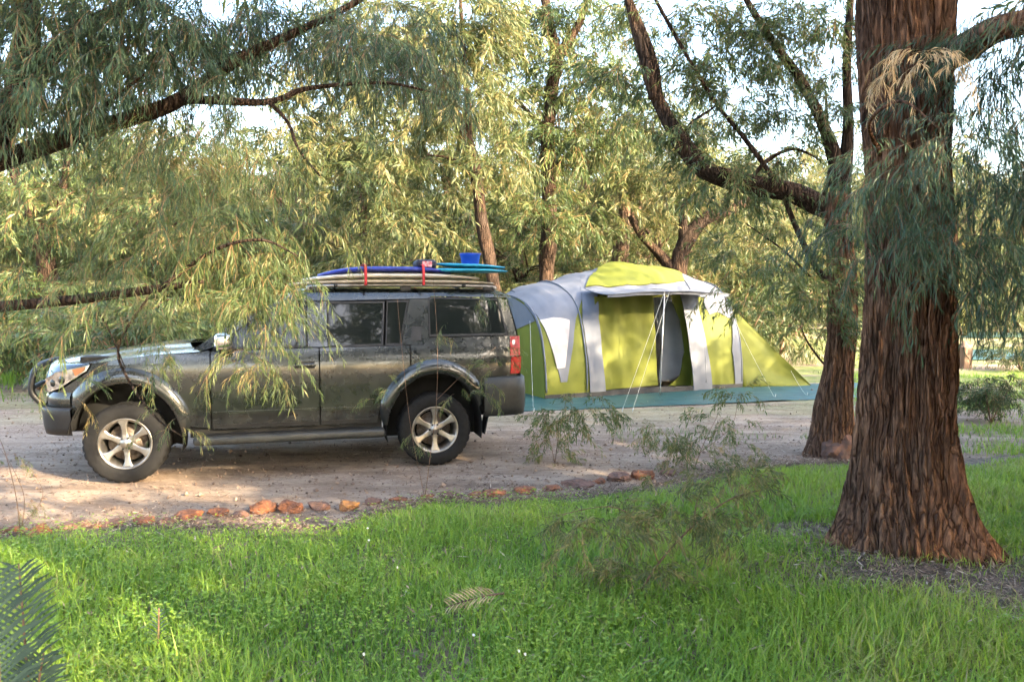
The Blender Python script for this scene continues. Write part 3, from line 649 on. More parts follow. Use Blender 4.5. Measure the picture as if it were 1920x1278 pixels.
board('surfboard', -.55, 1.28, .44, .24, 1.880, .06, M['board_white'], -.035, 'off-white surfboard strapped on top of the tan one', 'surfboard')
board('surfboard', -.25, 1.12, .42, .25, 1.942, .065, M['blue'], -.05, 'dark blue surfboard strapped on top of the pile of boards', 'surfboard')
board('bodyboard', -.82, -.02, .48, .26, 1.942, .05, M['cyan'], .02, 'lower turquoise bodyboard at the rear of the roof load', 'bodyboard', 1.6)
board('bodyboard', -.80, -.10, .46, .25, 1.994, .045, M['cyan'], .02, 'upper turquoise bodyboard under the blue tub', 'bodyboard', 1.6, .02)
bm = bmesh.new()
for (z, r_) in ((2.035, .085), (2.04, .09), (2.135, .108), (2.14, .114), (2.15, .114), (2.15, .104), (2.05, .083)):
    bmesh.ops.create_circle(bm, segments=28, radius=r_, matrix=Matrix.Translation((-.46, .45, z)))
bm.verts.ensure_lookup_table(); n = 28
for a_ in range(6):
    for i in range(n): bm.faces.new([bm.verts[a_*n+i], bm.verts[a_*n+(i+1) % n], bm.verts[(a_+1)*n+(i+1) % n], bm.verts[(a_+1)*n+i]])
bm.faces.new([bm.verts[i] for i in range(n)]); bm.faces.new([bm.verts[6*n+i] for i in range(n)])
bmesh.ops.recalc_face_normals(bm, faces=bm.faces[:])
tub = bm_obj('tub', bm, M['blue_tub']); tub.location = CO; tub.rotation_euler.z = CRZ; tag(tub, 'bright blue plastic tub on top of the roof load', 'tub')
for x, lb in ((.66, 'red tie-down strap nearer the bonnet over the surfboards'), (.08, 'red tie-down strap over the middle of the roof load')):
    for dx in ((0,) if x < .5 else (0,)):
        pts = [(x, .72, 1.81), (x, .72, 1.87), (x, .705, 1.96), (x, .66, 2.017), (x, .42, 2.02), (x, .18, 2.015), (x, .12, 1.94), (x, .10, 1.82)]
        pp = catmull(pts, 26); V = []
        for q in pp: V += [tuple(q+np.array([-.014, 0, 0])), tuple(q+np.array([.014, 0, 0]))]
        o = mesh('tie_down_strap', V, [(2*i, 2*i+1, 2*i+3, 2*i+2) for i in range(25)], M['red']); md = o.modifiers.new('s', 'SOLIDIFY'); md.thickness = .004
        o.location = CO; o.rotation_euler.z = CRZ; tag(o, lb, 'strap', 'red straps holding the roof load')
# rolled bag beside the tub
bm = bmesh.new(); box_bm(bm, (.02, .42, 2.035), (.22, .30, .085), .035, seg=3)
for v in bm.verts: v.co += Vector(noise.noise_vector(v.co*9))*.012
o = bm_obj('rolled_bag', bm, M['bag']); o.location = CO; o.rotation_euler.z = CRZ; tag(o, 'small dark rolled bag tied to the roof load beside the tub', 'bag')
box_o = patch('bag_patch', [(-.03, 2.0), (.07, 2.0), (.07, 2.06), (-.03, 2.06)], lambda x, z, off: (x, .575+off, z), plain('bag_print', (.6, .5, .5), .7, c2=(.5, .02, .05), scale=40), o, (.1, .1), .004)

# ------------------------------------------------------------------ tent
M['tent_green'] = plain('tent_green', (.14, .155, .021), .65, c2=(.11, .125, .017), scale=3.0, spec=.25)
M['tent_grey'] = plain('tent_grey', (.135, .148, .178), .6, c2=(.112, .124, .152), scale=3.0, spec=.25)
M['tent_inner'] = plain('tent_inner', (.33, .34, .36), .75, c2=(.28, .29, .31), scale=3.0)
M['tent_dark'] = plain('tent_floor_black', (.02, .022, .026), .7)
M['tent_mesh'] = plain('tent_gauze', (.46, .43, .42), .8, c2=(.36, .33, .32), scale=5.0)
M['pole'] = plain('pole_grey', (.55, .56, .55), .4, metal=.3)
M['rope'] = plain('guy_rope', (.55, .55, .5), .8)
TA = G(968, 752); TB = G(1392, 727); eu = (TB-TA).normalized(); ev = Vector((-eu.y, eu.x, 0)); LU = (TB-TA).length; TR = 1.55
tent = empty('dome_tent', TA, math.atan2(eu.y, eu.x), 'lime green and grey family dome tent pitched behind the car', 'tent')
def ridge_uw(px, py, v=TR):
    r = ray(px, py); O_ = TA+ev*v; tt = (O_-CAM).dot(ev)/r.dot(ev); q = CAM+r*tt-O_
    return q.dot(eu), q.z
sil = [ridge_uw(*p) for p in [(952, 553), (975, 541), (1030, 527), (1080, 514), (1115, 503), (1150, 497), (1185, 496), (1225, 501), (1270, 515), (1310, 528), (1345, 540), (1370, 556)]]
HU = [s[0] for s in sil]; HW = [s[1] for s in sil]; HU.append(LU+.12); HW.append(HW[-1]-.35)
U0 = HU[0]; U1 = LU
def hgt(u): return float(np.interp(u, HU, HW))
def tm(u, s, off=0.0):
    """tent surface: u along the tent, s from the front foot (0) over the ridge (1) to the back foot (2)"""
    a = s*PI/2; n = 2.5; c_, s_ = math.cos(a), math.sin(a)
    cc = math.copysign(abs(c_)**(2/n), c_); ss = abs(s_)**(2/n); h = hgt(u)
    wr = .024*noise.noise((u*2.1, s*3.0, 1.0))+.012*noise.noise((u*7, s*4.0+u*2, 4.0))+.006*noise.noise((u*15+s*9, s*7-u*5, 2.0))
    sag = -.035*abs(math.sin(PI*u/.95))*ss*(1 if .1 < s < 1.9 else 0)
    k = 1+wr+off/1.6
    return Vector((u, TR-TR*cc*k, max(0.0, h*ss*k+sag)))
# where each pixel of the front falls on that surface
gu = np.linspace(U0, U1, 140); gs = np.linspace(0, 1.15, 100)
_T = np.array([[proj(TA+eu*p.x+ev*p.y+Vector((0, 0, p.z))) for p in [tm(u, s) for s in gs]] for u in gu])
def inv(px, py):
    d = (_T[:, :, 0]-px)**2+(_T[:, :, 1]-py)**2; i, j = np.unravel_index(np.argmin(d), d.shape); return (float(gu[i]), float(gs[j]))
def tp(name, pts, mat, off=0.0, parent=tent, raw=False, thick=.012, step=(.06, .03)):
    pl = pts if raw else [inv(*p) for p in pts]
    return patch(name, pl, lambda u, s, o: tm(u, s, off+o), M[mat], parent, step, thick)
# base skin: green walls; grey roof strips and door frames lie proud of it
uL, uR = U0, U1
def us(px, py): return inv(px, py)
tp('wall_panel', [(uL, .0), (us(1118, 735)[0], .0), (us(1118, 560)[0], us(1118, 560)[1]), (us(1100, 560)[0], .9), (uL, .9)], 'tent_green', raw=True)
tp('wall_panel', [(us(1296, 730)[0], 0), (uR, 0), (uR, .9), (us(1290, 560)[0], .9), (us(1290, 560)[0], us(1290, 560)[1])], 'tent_green', raw=True)
tp('roof_panel', [(uL, .86), (uR, .86), (uR, 1.2), (uL, 1.2)], 'tent_grey', raw=True, off=-.004)
tp('back_panel', [(uL, 1.19), (uR, 1.19), (uR, 2.0), (uL, 2.0)], 'tent_green', raw=True, step=(.3, .1))
tp('roof_panel', [(958, 545), (1030, 528), (1088, 514), (1090, 560), (1078, 600), (1062, 718), (1050, 718), (1030, 640), (1000, 585), (985, 640), (972, 660), (960, 600)], 'tent_grey', off=.012)
tp('roof_panel', [(953, 555), (972, 545), (990, 590), (982, 650), (970, 670), (958, 640)], 'tent_grey', off=.016)
tp('gauze_window', [(1012, 600), (1068, 600), (1058, 690), (1044, 690)], 'tent_mesh', off=.020)
tp('roof_panel', [(1086, 516), (1120, 505), (1250, 505), (1290, 520), (1322, 532), (1322, 560), (1086, 560)], 'tent_grey', off=.014)
tp('dome_panel', [(1096, 542), (1105, 522), (1122, 505), (1150, 497.5), (1185, 496.5), (1222, 501), (1258, 513), (1282, 530), (1240, 535), (1190, 538), (1140, 542)], 'tent_green', off=.034)
tp('roof_panel', [(1312, 530), (1345, 541), (1368, 556), (1384, 590), (1372, 600), (1345, 585), (1330, 590), (1318, 570)], 'tent_grey', off=.012)
tp('door_frame', [(1090, 552), (1118, 552), (1122, 600), (1128, 660), (1136, 735), (1106, 738), (1100, 660), (1092, 600)], 'tent_grey', off=.030)
tp('door_frame', [(1272, 548), (1304, 548), (1312, 600), (1324, 660), (1334, 727), (1300, 729), (1292, 660), (1284, 600)], 'tent_grey', off=.030)
tp('side_strip', [(1364, 570), (1388, 590), (1391, 650), (1391, 722), (1378, 723), (1372, 660)], 'tent_grey', off=.022)
for u_ in (U0+.02, us(1088, 600)[0], us(1312, 600)[0], U1-.02):      # sewn pole sleeves over the roof
    tube('pole_sleeve', [tm(u_, s_, .022) for s_ in np.linspace(.02, 1.9, 24)], .013, M['tent_grey'], tent, n=60, k=6)
# the doorway: dark inside, hanging inner panel, open flap
def flat(name, pts, depth, mat, parent=tent, bulge=0.0, step=(.08, .08), thick=.01):
    """cloth hanging upright at a depth behind the front foot line"""
    q = []
    for p in pts:
        r = ray(*p); O_ = TA+ev*depth; tt = (O_-CAM).dot(ev)/r.dot(ev); v_ = CAM+r*tt-O_; q.append((v_.dot(eu), max(v_.z, .015)))
    zt = max(b_ for a_, b_ in q); x0 = min(a_ for a_, b_ in q)
    def fn(u, z, o):
        lean = .10*(z/zt)**2; f = .018*math.sin(u*17+2*z)*(.5+.5*z)+.04*noise.noise((u*2.2, z*1.6, depth*3))+.02*noise.noise((u*6+z*4, z*5, depth))
        return Vector((u, depth+lean+f-bulge*math.sin(PI*z/zt)-o, z))
    return patch(name, q, fn, M[mat], parent, step, thick)
flat('inner_back', [(1105, 560), (1300, 555), (1305, 740), (1105, 748)], 1.30, 'tent_inner')
flat('inner_panel', [(1118, 556), (1226, 553), (1229, 600), (1232, 722), (1132, 731), (1124, 640)], .26, 'tent_green')
flat('inner_panel', [(1262, 553), (1296, 553), (1303, 722), (1252, 723), (1274, 705), (1284, 660), (1280, 600)], .27, 'tent_green')
flat('door_flap', [(1224, 560), (1240, 556), (1262, 566), (1280, 610), (1284, 660), (1274, 700), (1256, 712), (1234, 712), (1240, 640)], .62, 'tent_inner', bulge=.05)
flat('door_curtain', [(1219, 555), (1232, 556), (1232, 640), (1230, 700), (1224, 640)], .36, 'tent_green')
box('door_sill', (LU*.66-.43, .30, .035), (1.95, .05, .07), M['tent_dark'], tent, .01)
tp('floor_skirt', [(uL, 0.0), (uR, 0.0), (uR, .012), (uL, .012)], 'tent_dark', raw=True, off=.016)
# awning over the door
def aw(a, b_, o):
    u0 = us(1092, 552)[0]; u1 = us(1312, 545)[0]; u = u0+(u1-u0)*a; p0 = tm(u, .62, .05)
    top = Vector((u, p0.y, 1.80-.0*b_)); fr_ = Vector((u+.05*(a-.5), -.42+.10*abs(2*a-1)**2, 1.70+.05*math.sin(PI*a)))
    p = top.lerp(fr_, b_); p.z += -.06*math.sin(PI*b_)*(.4+.6*abs(math.sin(2*PI*a)))+.012*noise.noise((a*6, b_*3, 8))+o; return p
awn = patch('awning', [(0, 0), (1, 0), (1.0, 1), (.95, 1), (.5, 1.04), (.05, 1), (0.0, 1)], aw, M['tent_grey'], tent, (.06, .1), .01)
patch('awning_valance', [(0, 0), (1, 0), (1, 1), (0, 1)], lambda a, b_, o: aw(a, 1.0, 0)+Vector((0, .01-o, -.05*b_-.004)), M['tent_grey'], awn, (.06, .5), .006)
# end walls
def fan(name, pts, mat, n=12, wr=.02, parent=tent):
    """a taut triangular or four-sided sheet between corner points"""
    a_, b_, c_, d_ = [Vector(p) for p in pts]; V = []
    for i in range(n+1):
        for j in range(n+1):
            f, g_ = i/n, j/n; p = a_.lerp(b_, f).lerp(d_.lerp(c_, f), g_); e = math.sin(PI*f)*math.sin(PI*g_)
            nn = (b_-a_).cross(d_-a_)
            if nn.length < 1e-6: nn = (c_-a_).cross(d_-a_)
            nn.normalize(); V.append(p+nn*(e*wr*(-1+1.5*noise.noise((f*3, g_*3, pts[0][0])))))
    Fc = [(i*(n+1)+j, (i+1)*(n+1)+j, (i+1)*(n+1)+j+1, i*(n+1)+j+1) for i in range(n) for j in range(n)]
    o = mesh(name, V, Fc, M[mat], parent); md = o.modifiers.new('s', 'SOLIDIFY'); md.thickness = .006; return o
V = [tm(U0, s) for s in np.linspace(0, 2, 33)]; mesh('end_wall', V, [tuple(range(33))], M['tent_green'], tent, smooth=False)
cap = [p+Vector((-.012, 0, 0)) for p in V if p.z > 1.22]; cap += [Vector((U0-.012, TR+.25, 1.05)), Vector((U0-.012, TR, 1.45)), Vector((U0-.012, TR-.25, 1.05))]
mesh('end_cap', cap, [tuple(range(len(cap)))], M['tent_grey'], tent, smooth=False)
def tl(p): 
    q = Vector(p)-TA; return Vector((q.dot(eu), q.dot(ev), q.z))
apx = tm(U1, .52); tip = tl(G(1522, 723)); bt = tm(U1, 1.4); tip_b = tip+Vector((-.35, 1.9, 0)); foot = tm(U1, 0)
fan('end_panel', [foot, tip, tip+Vector((0, .01, .01)), apx], 'tent_green', wr=.05)
fan('end_roof', [apx, tip, tip_b, tm(U1, 1.0)], 'tent_green', wr=.06)
fan('end_back', [tm(U1, 1.0), tip_b, tm(U1, 2.0), tm(U1, 1.5)], 'tent_green')
# awning poles and guy ropes
a_ = tl(P(1192, 556, (TA+eu*2+ev*-.42).y)); u_ = a_.x
top = aw(.42, 1.0, 0); tube('awning_pole', [top, (top.x-.10, top.y-.05, .0)], .009, M['pole'], tent, n=3, k=8)
top2 = aw(.46, 1.0, 0)
for (p0, q0) in ((top, tl(G(1166, 770))), (top2, tl(G(1185, 772))), (Vector(tm(U1-.05, .45)), tl(G(1452, 745))), (tip+Vector((-.5, 0, .30)), tl(G(1512, 742))), (tm(.4, .5), tl(G(1000, 772)))):
    rp_ = tube('guy_rope', [p0, (Vector(p0)+q0)/2+Vector((0, 0, -.02)), q0], .0024, M['rope'], tent, n=8, k=5)
    tube('peg', [q0+Vector((0, 0, -.03)), q0+Vector((.01, -.02, .06))], .006, M['pole'], rp_, n=3, k=6)
# groundsheet
M['tarp'] = plain('teal_tarp', (.022, .082, .078), .55, c2=(.014, .058, .058), scale=5, bump=.01)
def sheet(name, corners, label, z=.01, mat='tarp'):
    c_ = [Vector(p) for p in corners]; V = []; n = 26
    for i in range(n+1):
        for j in range(n+1):
            f, g_ = i/n, j/n; p = c_[0].lerp(c_[1], f).lerp(c_[3].lerp(c_[2], f), g_); ed = min(f, 1-f, g_, 1-g_)
            V.append((p.x+.03*noise.noise((p.x*2, p.y*2, 0)), p.y+.05*noise.noise((p.x*2, p.y*2, 9)), max(gz(p.x, p.y)+.004, z+.012*noise.noise((p.x*2.2, p.y*3, 2))+.02*max(0, noise.noise((p.x*1.3, p.y*5, 5)))*(1 if ed < .2 else .3))))
    Fc = [(i*(n+1)+j, (i+1)*(n+1)+j, (i+1)*(n+1)+j+1, i*(n+1)+j+1) for i in range(n) for j in range(n)]
    o = mesh(name, V, Fc, M[mat]); md = o.modifiers.new('s', 'SOLIDIFY'); md.thickness = .004
    return tag(o, label, 'tarp')
sheet('ground_tarp', [G(940, 774), G(1608, 746), G(1618, 718), G(900, 738)], 'teal ground tarp spread under and in front of the tent')
sheet('ground_tarp', [G(1780, 676), G(2010, 674), G(2010, 655), G(1792, 656)], 'nearer teal tarp on the empty campsite at right', .02)
sheet('ground_tarp', [G(1770, 634), G(1990, 632), G(1990, 622), G(1780, 622)], 'farther thin strip of teal tarp at right', .02)

# ------------------------------------------------------------------ posts far off
M['post'] = plain('timber_post', (.26, .17, .11), .85, c2=(.15, .09, .06), scale=20, stretch=(1, 1, .2))
M['yellow'] = plain('yellow_post', (.62, .58, .08), .5)
def post(px, py, hpx, wpx, mat, label):
    c_ = G(px, py); s = FPX/c_.y; bm = bmesh.new(); box_bm(bm, (0, 0, hpx/s/2-.05), (wpx/s, wpx/s, hpx/s+.1), wpx/s*.12)
    r = bmesh.ops.create_cone(bm, cap_ends=True, segments=8, radius1=wpx/s*.45, radius2=.01, depth=wpx/s*.5, matrix=Matrix.Translation((0, 0, hpx/s+wpx/s*.2)))
    o = bm_obj('marker_post', bm, M[mat], smooth=False); o.location = c_; o.rotation_euler = (R(1.5), R(-1), .4); return tag(o, label, 'post', 'posts around the campsites')
post(1465, 662, 64, 9, 'post', 'tall slim timber post in the grass right of the tent')
post(1440, 634, 22, 8, 'post', 'short timber post beyond the tent, left of the tall slim post')
post(1802, 610, 40, 9, 'yellow', 'yellow marker post right of the big tree trunk')
post(1806, 690, 42, 22, 'post', 'squat brown timber post in front of the nearer right-hand tarp')
# log rail by the short post
c0 = G(1410, 634); c1 = G(1520, 634); o = tube('timber_rail', [c0+Vector((0, .3, .12)), (c0+c1)/2+Vector((0, .3, .13)), c1+Vector((0, .3, .12))], .07, M['post'], n=10, k=10); tag(o, 'long low timber rail lying beyond the tent', 'rail')
for f in (.2, .8): 
    q = c0.lerp(c1, f)+Vector((0, .3, 0)); tube('rail_block', [q+Vector((0, 0, -.05)), q+Vector((0, 0, .10))], .09, M['post'], o, n=3, k=8)

# ------------------------------------------------------------------ foliage kit
def make_spray(seed, twig=.5, nl=22, ll=.10, lw=.009, droop=1.0, side=4, fan_=.7, two=True):
    """a drooping leafy twig with side twigs; returns V, triangles, tint offsets, stem flags"""
    rg = np.random.default_rng(seed); V = []; F = []; T = []
    def stem(p, d, L, nleaf, depth):
        n = 7; pts = [p]; dirs = []; d = d/np.linalg.norm(d)
        for i in range(n):
            d = d+np.array([0, 0, -.16*droop])+rg.normal(0, .06, 3); d /= np.linalg.norm(d); pts.append(pts[-1]+d*L/n); dirs.append(d)
        w_ = (.004 if depth == 0 else .0022)*max(1, lw/.012); b0 = len(V)
        sd = np.cross(d, [0.2, .3, .9]); sd /= np.linalg.norm(sd)+1e-9
        for i, q in enumerate(pts):
            ww = w_*(1-.7*i/n); V.extend([q-sd*ww, q+sd*ww]); T.extend([2., 2.])
        for i in range(n): F.extend([(b0+2*i, b0+2*i+1, b0+2*i+3), (b0+2*i, b0+2*i+3, b0+2*i+2)])
        for j in range(nleaf):
            f = (j+.5+rg.uniform(-.3, .3))/nleaf; f = .12+.88*f; i = min(int(f*n), n-1); q = pts[i]+(pts[i+1]-pts[i])*(f*n-i); dd = dirs[i]
            lat = np.cross(dd, rg.normal(0, 1, 3)); lat /= np.linalg.norm(lat)+1e-9
            ld = dd*.75+lat*fan_*rg.uniform(.5, 1.2)+np.array([0, 0, -.45*droop]); ld /= np.linalg.norm(ld)
            l = ll*rg.uniform(.65, 1.2); wn = np.cross(ld, rg.normal(0, 1, 3)); wn /= np.linalg.norm(wn)+1e-9; wv = wn*lw*rg.uniform(.7, 1.2)*.5
            mid = q+ld*l*.45; ld2 = ld+np.array([0, 0, -.45*droop]); ld2 /= np.linalg.norm(ld2); tip_ = mid+ld2*l*.55
            k = len(V); V.extend([q, mid-wv, mid+wv, tip_]); F.extend([(k, k+1, k+2), (k+1, k+3, k+2)]); T.extend([rg.normal(0, .16)]*4)
        return pts, dirs
    pts, dirs = stem(np.zeros(3), np.array([1, 0, .25]), twig, nl, 0)
    for s in range(side):
        i = 1+int(rg.integers(0, 5)); lat = rg.normal(0, 1, 3)*np.array([.5, 1, .5]); stem(pts[i], dirs[i]*.7+lat*.7, twig*rg.uniform(.35, .65), max(3, int(nl*.6)), 1)
    return np.array(V), np.array(F), np.array(T)
NEAR = [make_spray(100+i, .55, 22, .115, .0095, 1.15, 4) for i in range(8)]
LONG = [make_spray(200+i, .75, 26, .115, .0100, 1.3, 5, .6) for i in range(8)]
MID = [make_spray(300+i, .55, 20, .11, .017, .75, 4, .8) for i in range(7)]
FAR = [make_spray(400+i, .9, 16, .19, .034, .8, 4, .9) for i in range(7)]
def assemble(places, protos, spread=.16, base=.45):
    """places: (n,5) x,y,z,yaw,scale"""
    VV = []; FF = []; TT = []; off = 0; pi = RNG.integers(0, len(protos), len(places))
    for k in range(len(protos)):
        sel = places[pi == k]
        if not len(sel): continue
        V, F, T = protos[k]; c_, s_ = np.cos(sel[:, 3]), np.sin(sel[:, 3]); sc = sel[:, 4]
        pit = RNG.normal(0, .35, len(sel)); cp, sp = np.cos(pit), np.sin(pit)
        X0 = V[None, :, 0]*cp[:, None]-V[None, :, 2]*sp[:, None]; Z0 = V[None, :, 0]*sp[:, None]+V[None, :, 2]*cp[:, None]
        X = (X0*c_[:, None]-V[None, :, 1]*s_[:, None])*sc[:, None]+sel[:, 0:1]
        Y = (X0*s_[:, None]+V[None, :, 1]*c_[:, None])*sc[:, None]+sel[:, 1:2]
        Z = Z0*sc[:, None]+sel[:, 2:3]
        VV.append(np.stack([X, Y, Z], 2).reshape(-1, 3)); n = len(sel)
        FF.append((F[None]+np.arange(n)[:, None, None]*len(V)+off).reshape(-1, 3)); off += n*len(V)
        tb = RNG.normal(base, spread, n); tt = tb[:, None]+T[None]; tt = np.where(T[None] > 1.5, 1.0, np.clip(tt, 0, .97)); TT.append(tt.ravel())
    return np.concatenate(VV), np.concatenate(FF), np.concatenate(TT)
def clump(c_, r_, n, sc=1.0, hollow=.35):
    """spray places in an ellipsoid, pointing outward"""
    d = RNG.normal(0, 1, (n, 3)); d /= np.linalg.norm(d, axis=1)[:, None]; q = d*(hollow+(1-hollow)*RNG.uniform(0, 1, (n, 1))**.6)
    p = np.array(c_)+q*np.array(r_); yaw = np.arctan2(q[:, 1], q[:, 0])+RNG.normal(0, .7, n)
    return np.column_stack([p, yaw, sc*RNG.uniform(.7, 1.3, n)])
def pclump(px, py, Y, rx, ry, n, sc=1.0, depth=None, hollow=.1):
    s = Y/FPX; c_ = P(px, py, Y); return clump(c_, (rx*s, depth or (rx+ry)/2*s, ry*s), n, sc, hollow)
def along(path, n, spread, sc=1.0, f0=0.0):
    p = catmull(path, 60); i = RNG.integers(int(f0*59), 60, n); q = p[i]+RNG.normal(0, spread, (n, 3))
    return np.column_stack([q, RNG.uniform(0, 2*PI, n), sc*RNG.uniform(.7, 1.3, n)])
def crown_obj(name, places, protos, mat, parent, spread=.16, base=.45):
    V, F, T = assemble(np.concatenate(places) if isinstance(places, list) else places, protos, spread, base)
    return link(name, np_mesh(name, V, F, {'tint': T}), mat, parent, smooth=False)
def PP(lst, Y):    # pixel path -> points; entries (px, py) or (px, py, Y)
    return [P(p[0], p[1], p[2] if len(p) > 2 else Y) for p in lst]

# ------------------------------------------------------------------ the big tree at right
def big_trunk(name, cl, rad, mat, parent, lobes, nz=300, na=220, amp=.030, seed=0.0, fl=.35):
    """cl: centre points bottom to top, rad: radius at each; bark furrows cut into the surface"""
    path = catmull(cl, nz); rr = np.interp(np.linspace(0, 1, nz), np.linspace(0, 1, len(rad)), rad); V = np.zeros((nz, na, 3)); z0 = path[0][2]
    for i in range(nz):
        z = path[i][2]; fl_ = math.exp(-max(0, z-z0-.05)/fl)
        for j in range(na):
            a = 2*PI*j/na; ca, sa = math.cos(a), math.sin(a); r = rr[i]
            for la, lh, lw_ in lobes:
                c_ = math.cos(a-la)
                if c_ > 0: r += lh*fl_*c_**lw_
            tw = a+.10*z+.15*noise.noise((ca*2, sa*2, z*.7+seed)); q = (math.cos(tw), math.sin(tw))
            f1 = abs(noise.noise((q[0]*6.5+seed, q[1]*6.5, z*.8))); f2 = abs(noise.noise((q[0]*17, q[1]*17+seed, z*2.3))); f3 = noise.noise((q[0]*40, q[1]*40, z*9+seed))
            fu = min(1, f1*4.2)*.6+min(1, f2*3.6)*.4
            r += amp*(fu-.6)*1.3+amp*.16*f3+.03*noise.noise((ca*1.5, sa*1.5, z*1.3+seed))
            V[i, j] = (path[i][0]+ca*r, path[i][1]+sa*r, z)
    V = V.reshape(-1, 3); I = np.arange(nz-1)[:, None]*na; J = np.arange(na)[None]; J2 = (J+1) % na
    F = np.stack([(I+J), (I+J2), (I+na+J2), (I+na+J)], 2).reshape(-1, 4)
    return link(name, np_mesh(name, V, F, smooth=True), mat, parent)
b5 = G(1716, 1038); Y5 = b5.y
t5 = empty('big_tree', (b5.x, b5.y, 0), 0, 'big rough-barked tree with thick reddish brown trunk at right', 'tree'); 
def rel(pts, o): return [Vector(p)-o.location for p in pts]
cl = rel(PP([(1710, 1056), (1706, 970), (1699, 850), (1699, 720), (1704, 600), (1708, 450), (1700, 300), (1696, 150), (1695, 0), (1700, -150)], Y5+.25), t5)
cl[0].z = -.05
s5 = (Y5+.0)/FPX
trk = big_trunk('trunk', cl, [106*s5, 99*s5, 88*s5, 81*s5, 77*s5, 73*s5, 72*s5, 75*s5, 81*s5, 86*s5], M['bark'], t5, [(R(190), .30, 14), (R(225), .10, 10), (R(255), .10, 9), (R(285), .07, 12), (R(308), .25, 9), (R(70), .12, 5), (R(10), .06, 8)], amp=.055)
# loose strips of bark
rs = random.Random(5)
for i, (px_, py0, py1) in enumerate([(1760, 640, 780), (1745, 560, 700), (1650, 620, 760)]):
    L = 8; V = []
    for k in range(L+1):
        f = k/L; q = P(px_+(8 if i < 2 else 0)*f**2+rs.uniform(-1, 1), py0+(py1-py0)*f, Y5-.02+(.10 if px_ > 1790 else -.12)-.02*f*f)-t5.location
        ww = .018*math.sin(PI*(.12+.8*f)); V += [q+Vector((-ww, 0, 0)), q+Vector((ww, .01, 0))]
    o = mesh('bark_strip', V, [(2*k, 2*k+1, 2*k+3, 2*k+2) for k in range(L)], M['bark'], t5, smooth=False); md = o.modifiers.new('s', 'SOLIDIFY'); md.thickness = .008
L5 = [([(1720, 120, Y5+.3), (1790, 100, Y5), (1860, 60, Y5-.3), (1960, 30, Y5-.5), (2100, -40, Y5-.6)], [.13, .10, .085, .07, .04]),
      ([(1700, -140, Y5+.2), (1640, -420, Y5+.3), (1500, -700, Y5+.5), (1300, -900, Y5+1)], [.30, .22, .15, .06]),
      ([(1700, -140, Y5+.2), (1780, -500, Y5+.4), (1950, -800, Y5-.4), (2200, -950, Y5-1)], [.30, .2, .13, .05]),
      ([(1650, 290, Y5), (1630, 230, Y5-.5), (1690, 190, Y5-.8), (1760, 240, Y5-1)], [.014, .011, .008, .004])]
for pts, rd in L5: tube('limb', rel(PP(pts, Y5), t5), rd, M['bark'], t5, n=22, k=12, bump=.25)
pl = [pclump(1690, 330, Y5-.75, 70, 90, 15, .6, .2), pclump(1790, 300, Y5-.7, 90, 90, 26, .68, .3), pclump(1870, 400, Y5-.6, 70, 150, 34, .7, .35), pclump(1650, 430, Y5-.55, 50, 90, 17, .6, .2), pclump(1760, 420, Y5-.8, 70, 80, 14, .6, .2),
      pclump(1700, 500, Y5-.8, 60, 40, 5, .55, .2), pclump(1890, 120, Y5-.5, 60, 80, 26, .7, .3), pclump(1900, 560, Y5-.2, 40, 50, 7, .6, .3), pclump(1850, 40, Y5-.4, 60, 40, 16, .6, .3), pclump(1880, 610, Y5-.2, 40, 60, 3, .6, .3),
      pclump(1980, 250, Y5-.3, 60, 300, 50, .9, .5)]
pl = [np.column_stack([a[:, :3]-np.array(t5.location), a[:, 3:]]) for a in pl]
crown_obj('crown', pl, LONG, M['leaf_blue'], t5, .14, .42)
pl = [clump(rel([P(1500, -650, Y5+.6)], t5)[0], (1.6, 1.5, .9), 45, 1.3), clump(rel([P(1950, -800, Y5-.3)], t5)[0], (1.7, 1.6, 1.0), 60, 1.3), clump(rel([P(1300, -900, Y5+1)], t5)[0], (1.3, 1.3, .8), 25, 1.3), clump(rel([P(2250, -500, Y5-.6)], t5)[0], (1.3, 1.5, 1.3), 60, 1.3)]
crown_obj('upper_crown', pl, MID, M['leaf'], t5)
# a withered sprig caught against the trunk
pl = [pclump(1700, 130, Y5-.62, 45, 45, 5, .55, .1), pclump(1755, 110, Y5-.6, 40, 40, 4, .55, .1)]
pl = [np.column_stack([a[:, :3]-np.array(t5.location), a[:, 3:]]) for a in pl]
crown_obj('withered_sprig', pl, NEAR, M['frond_dead'], t5, .3, .5)

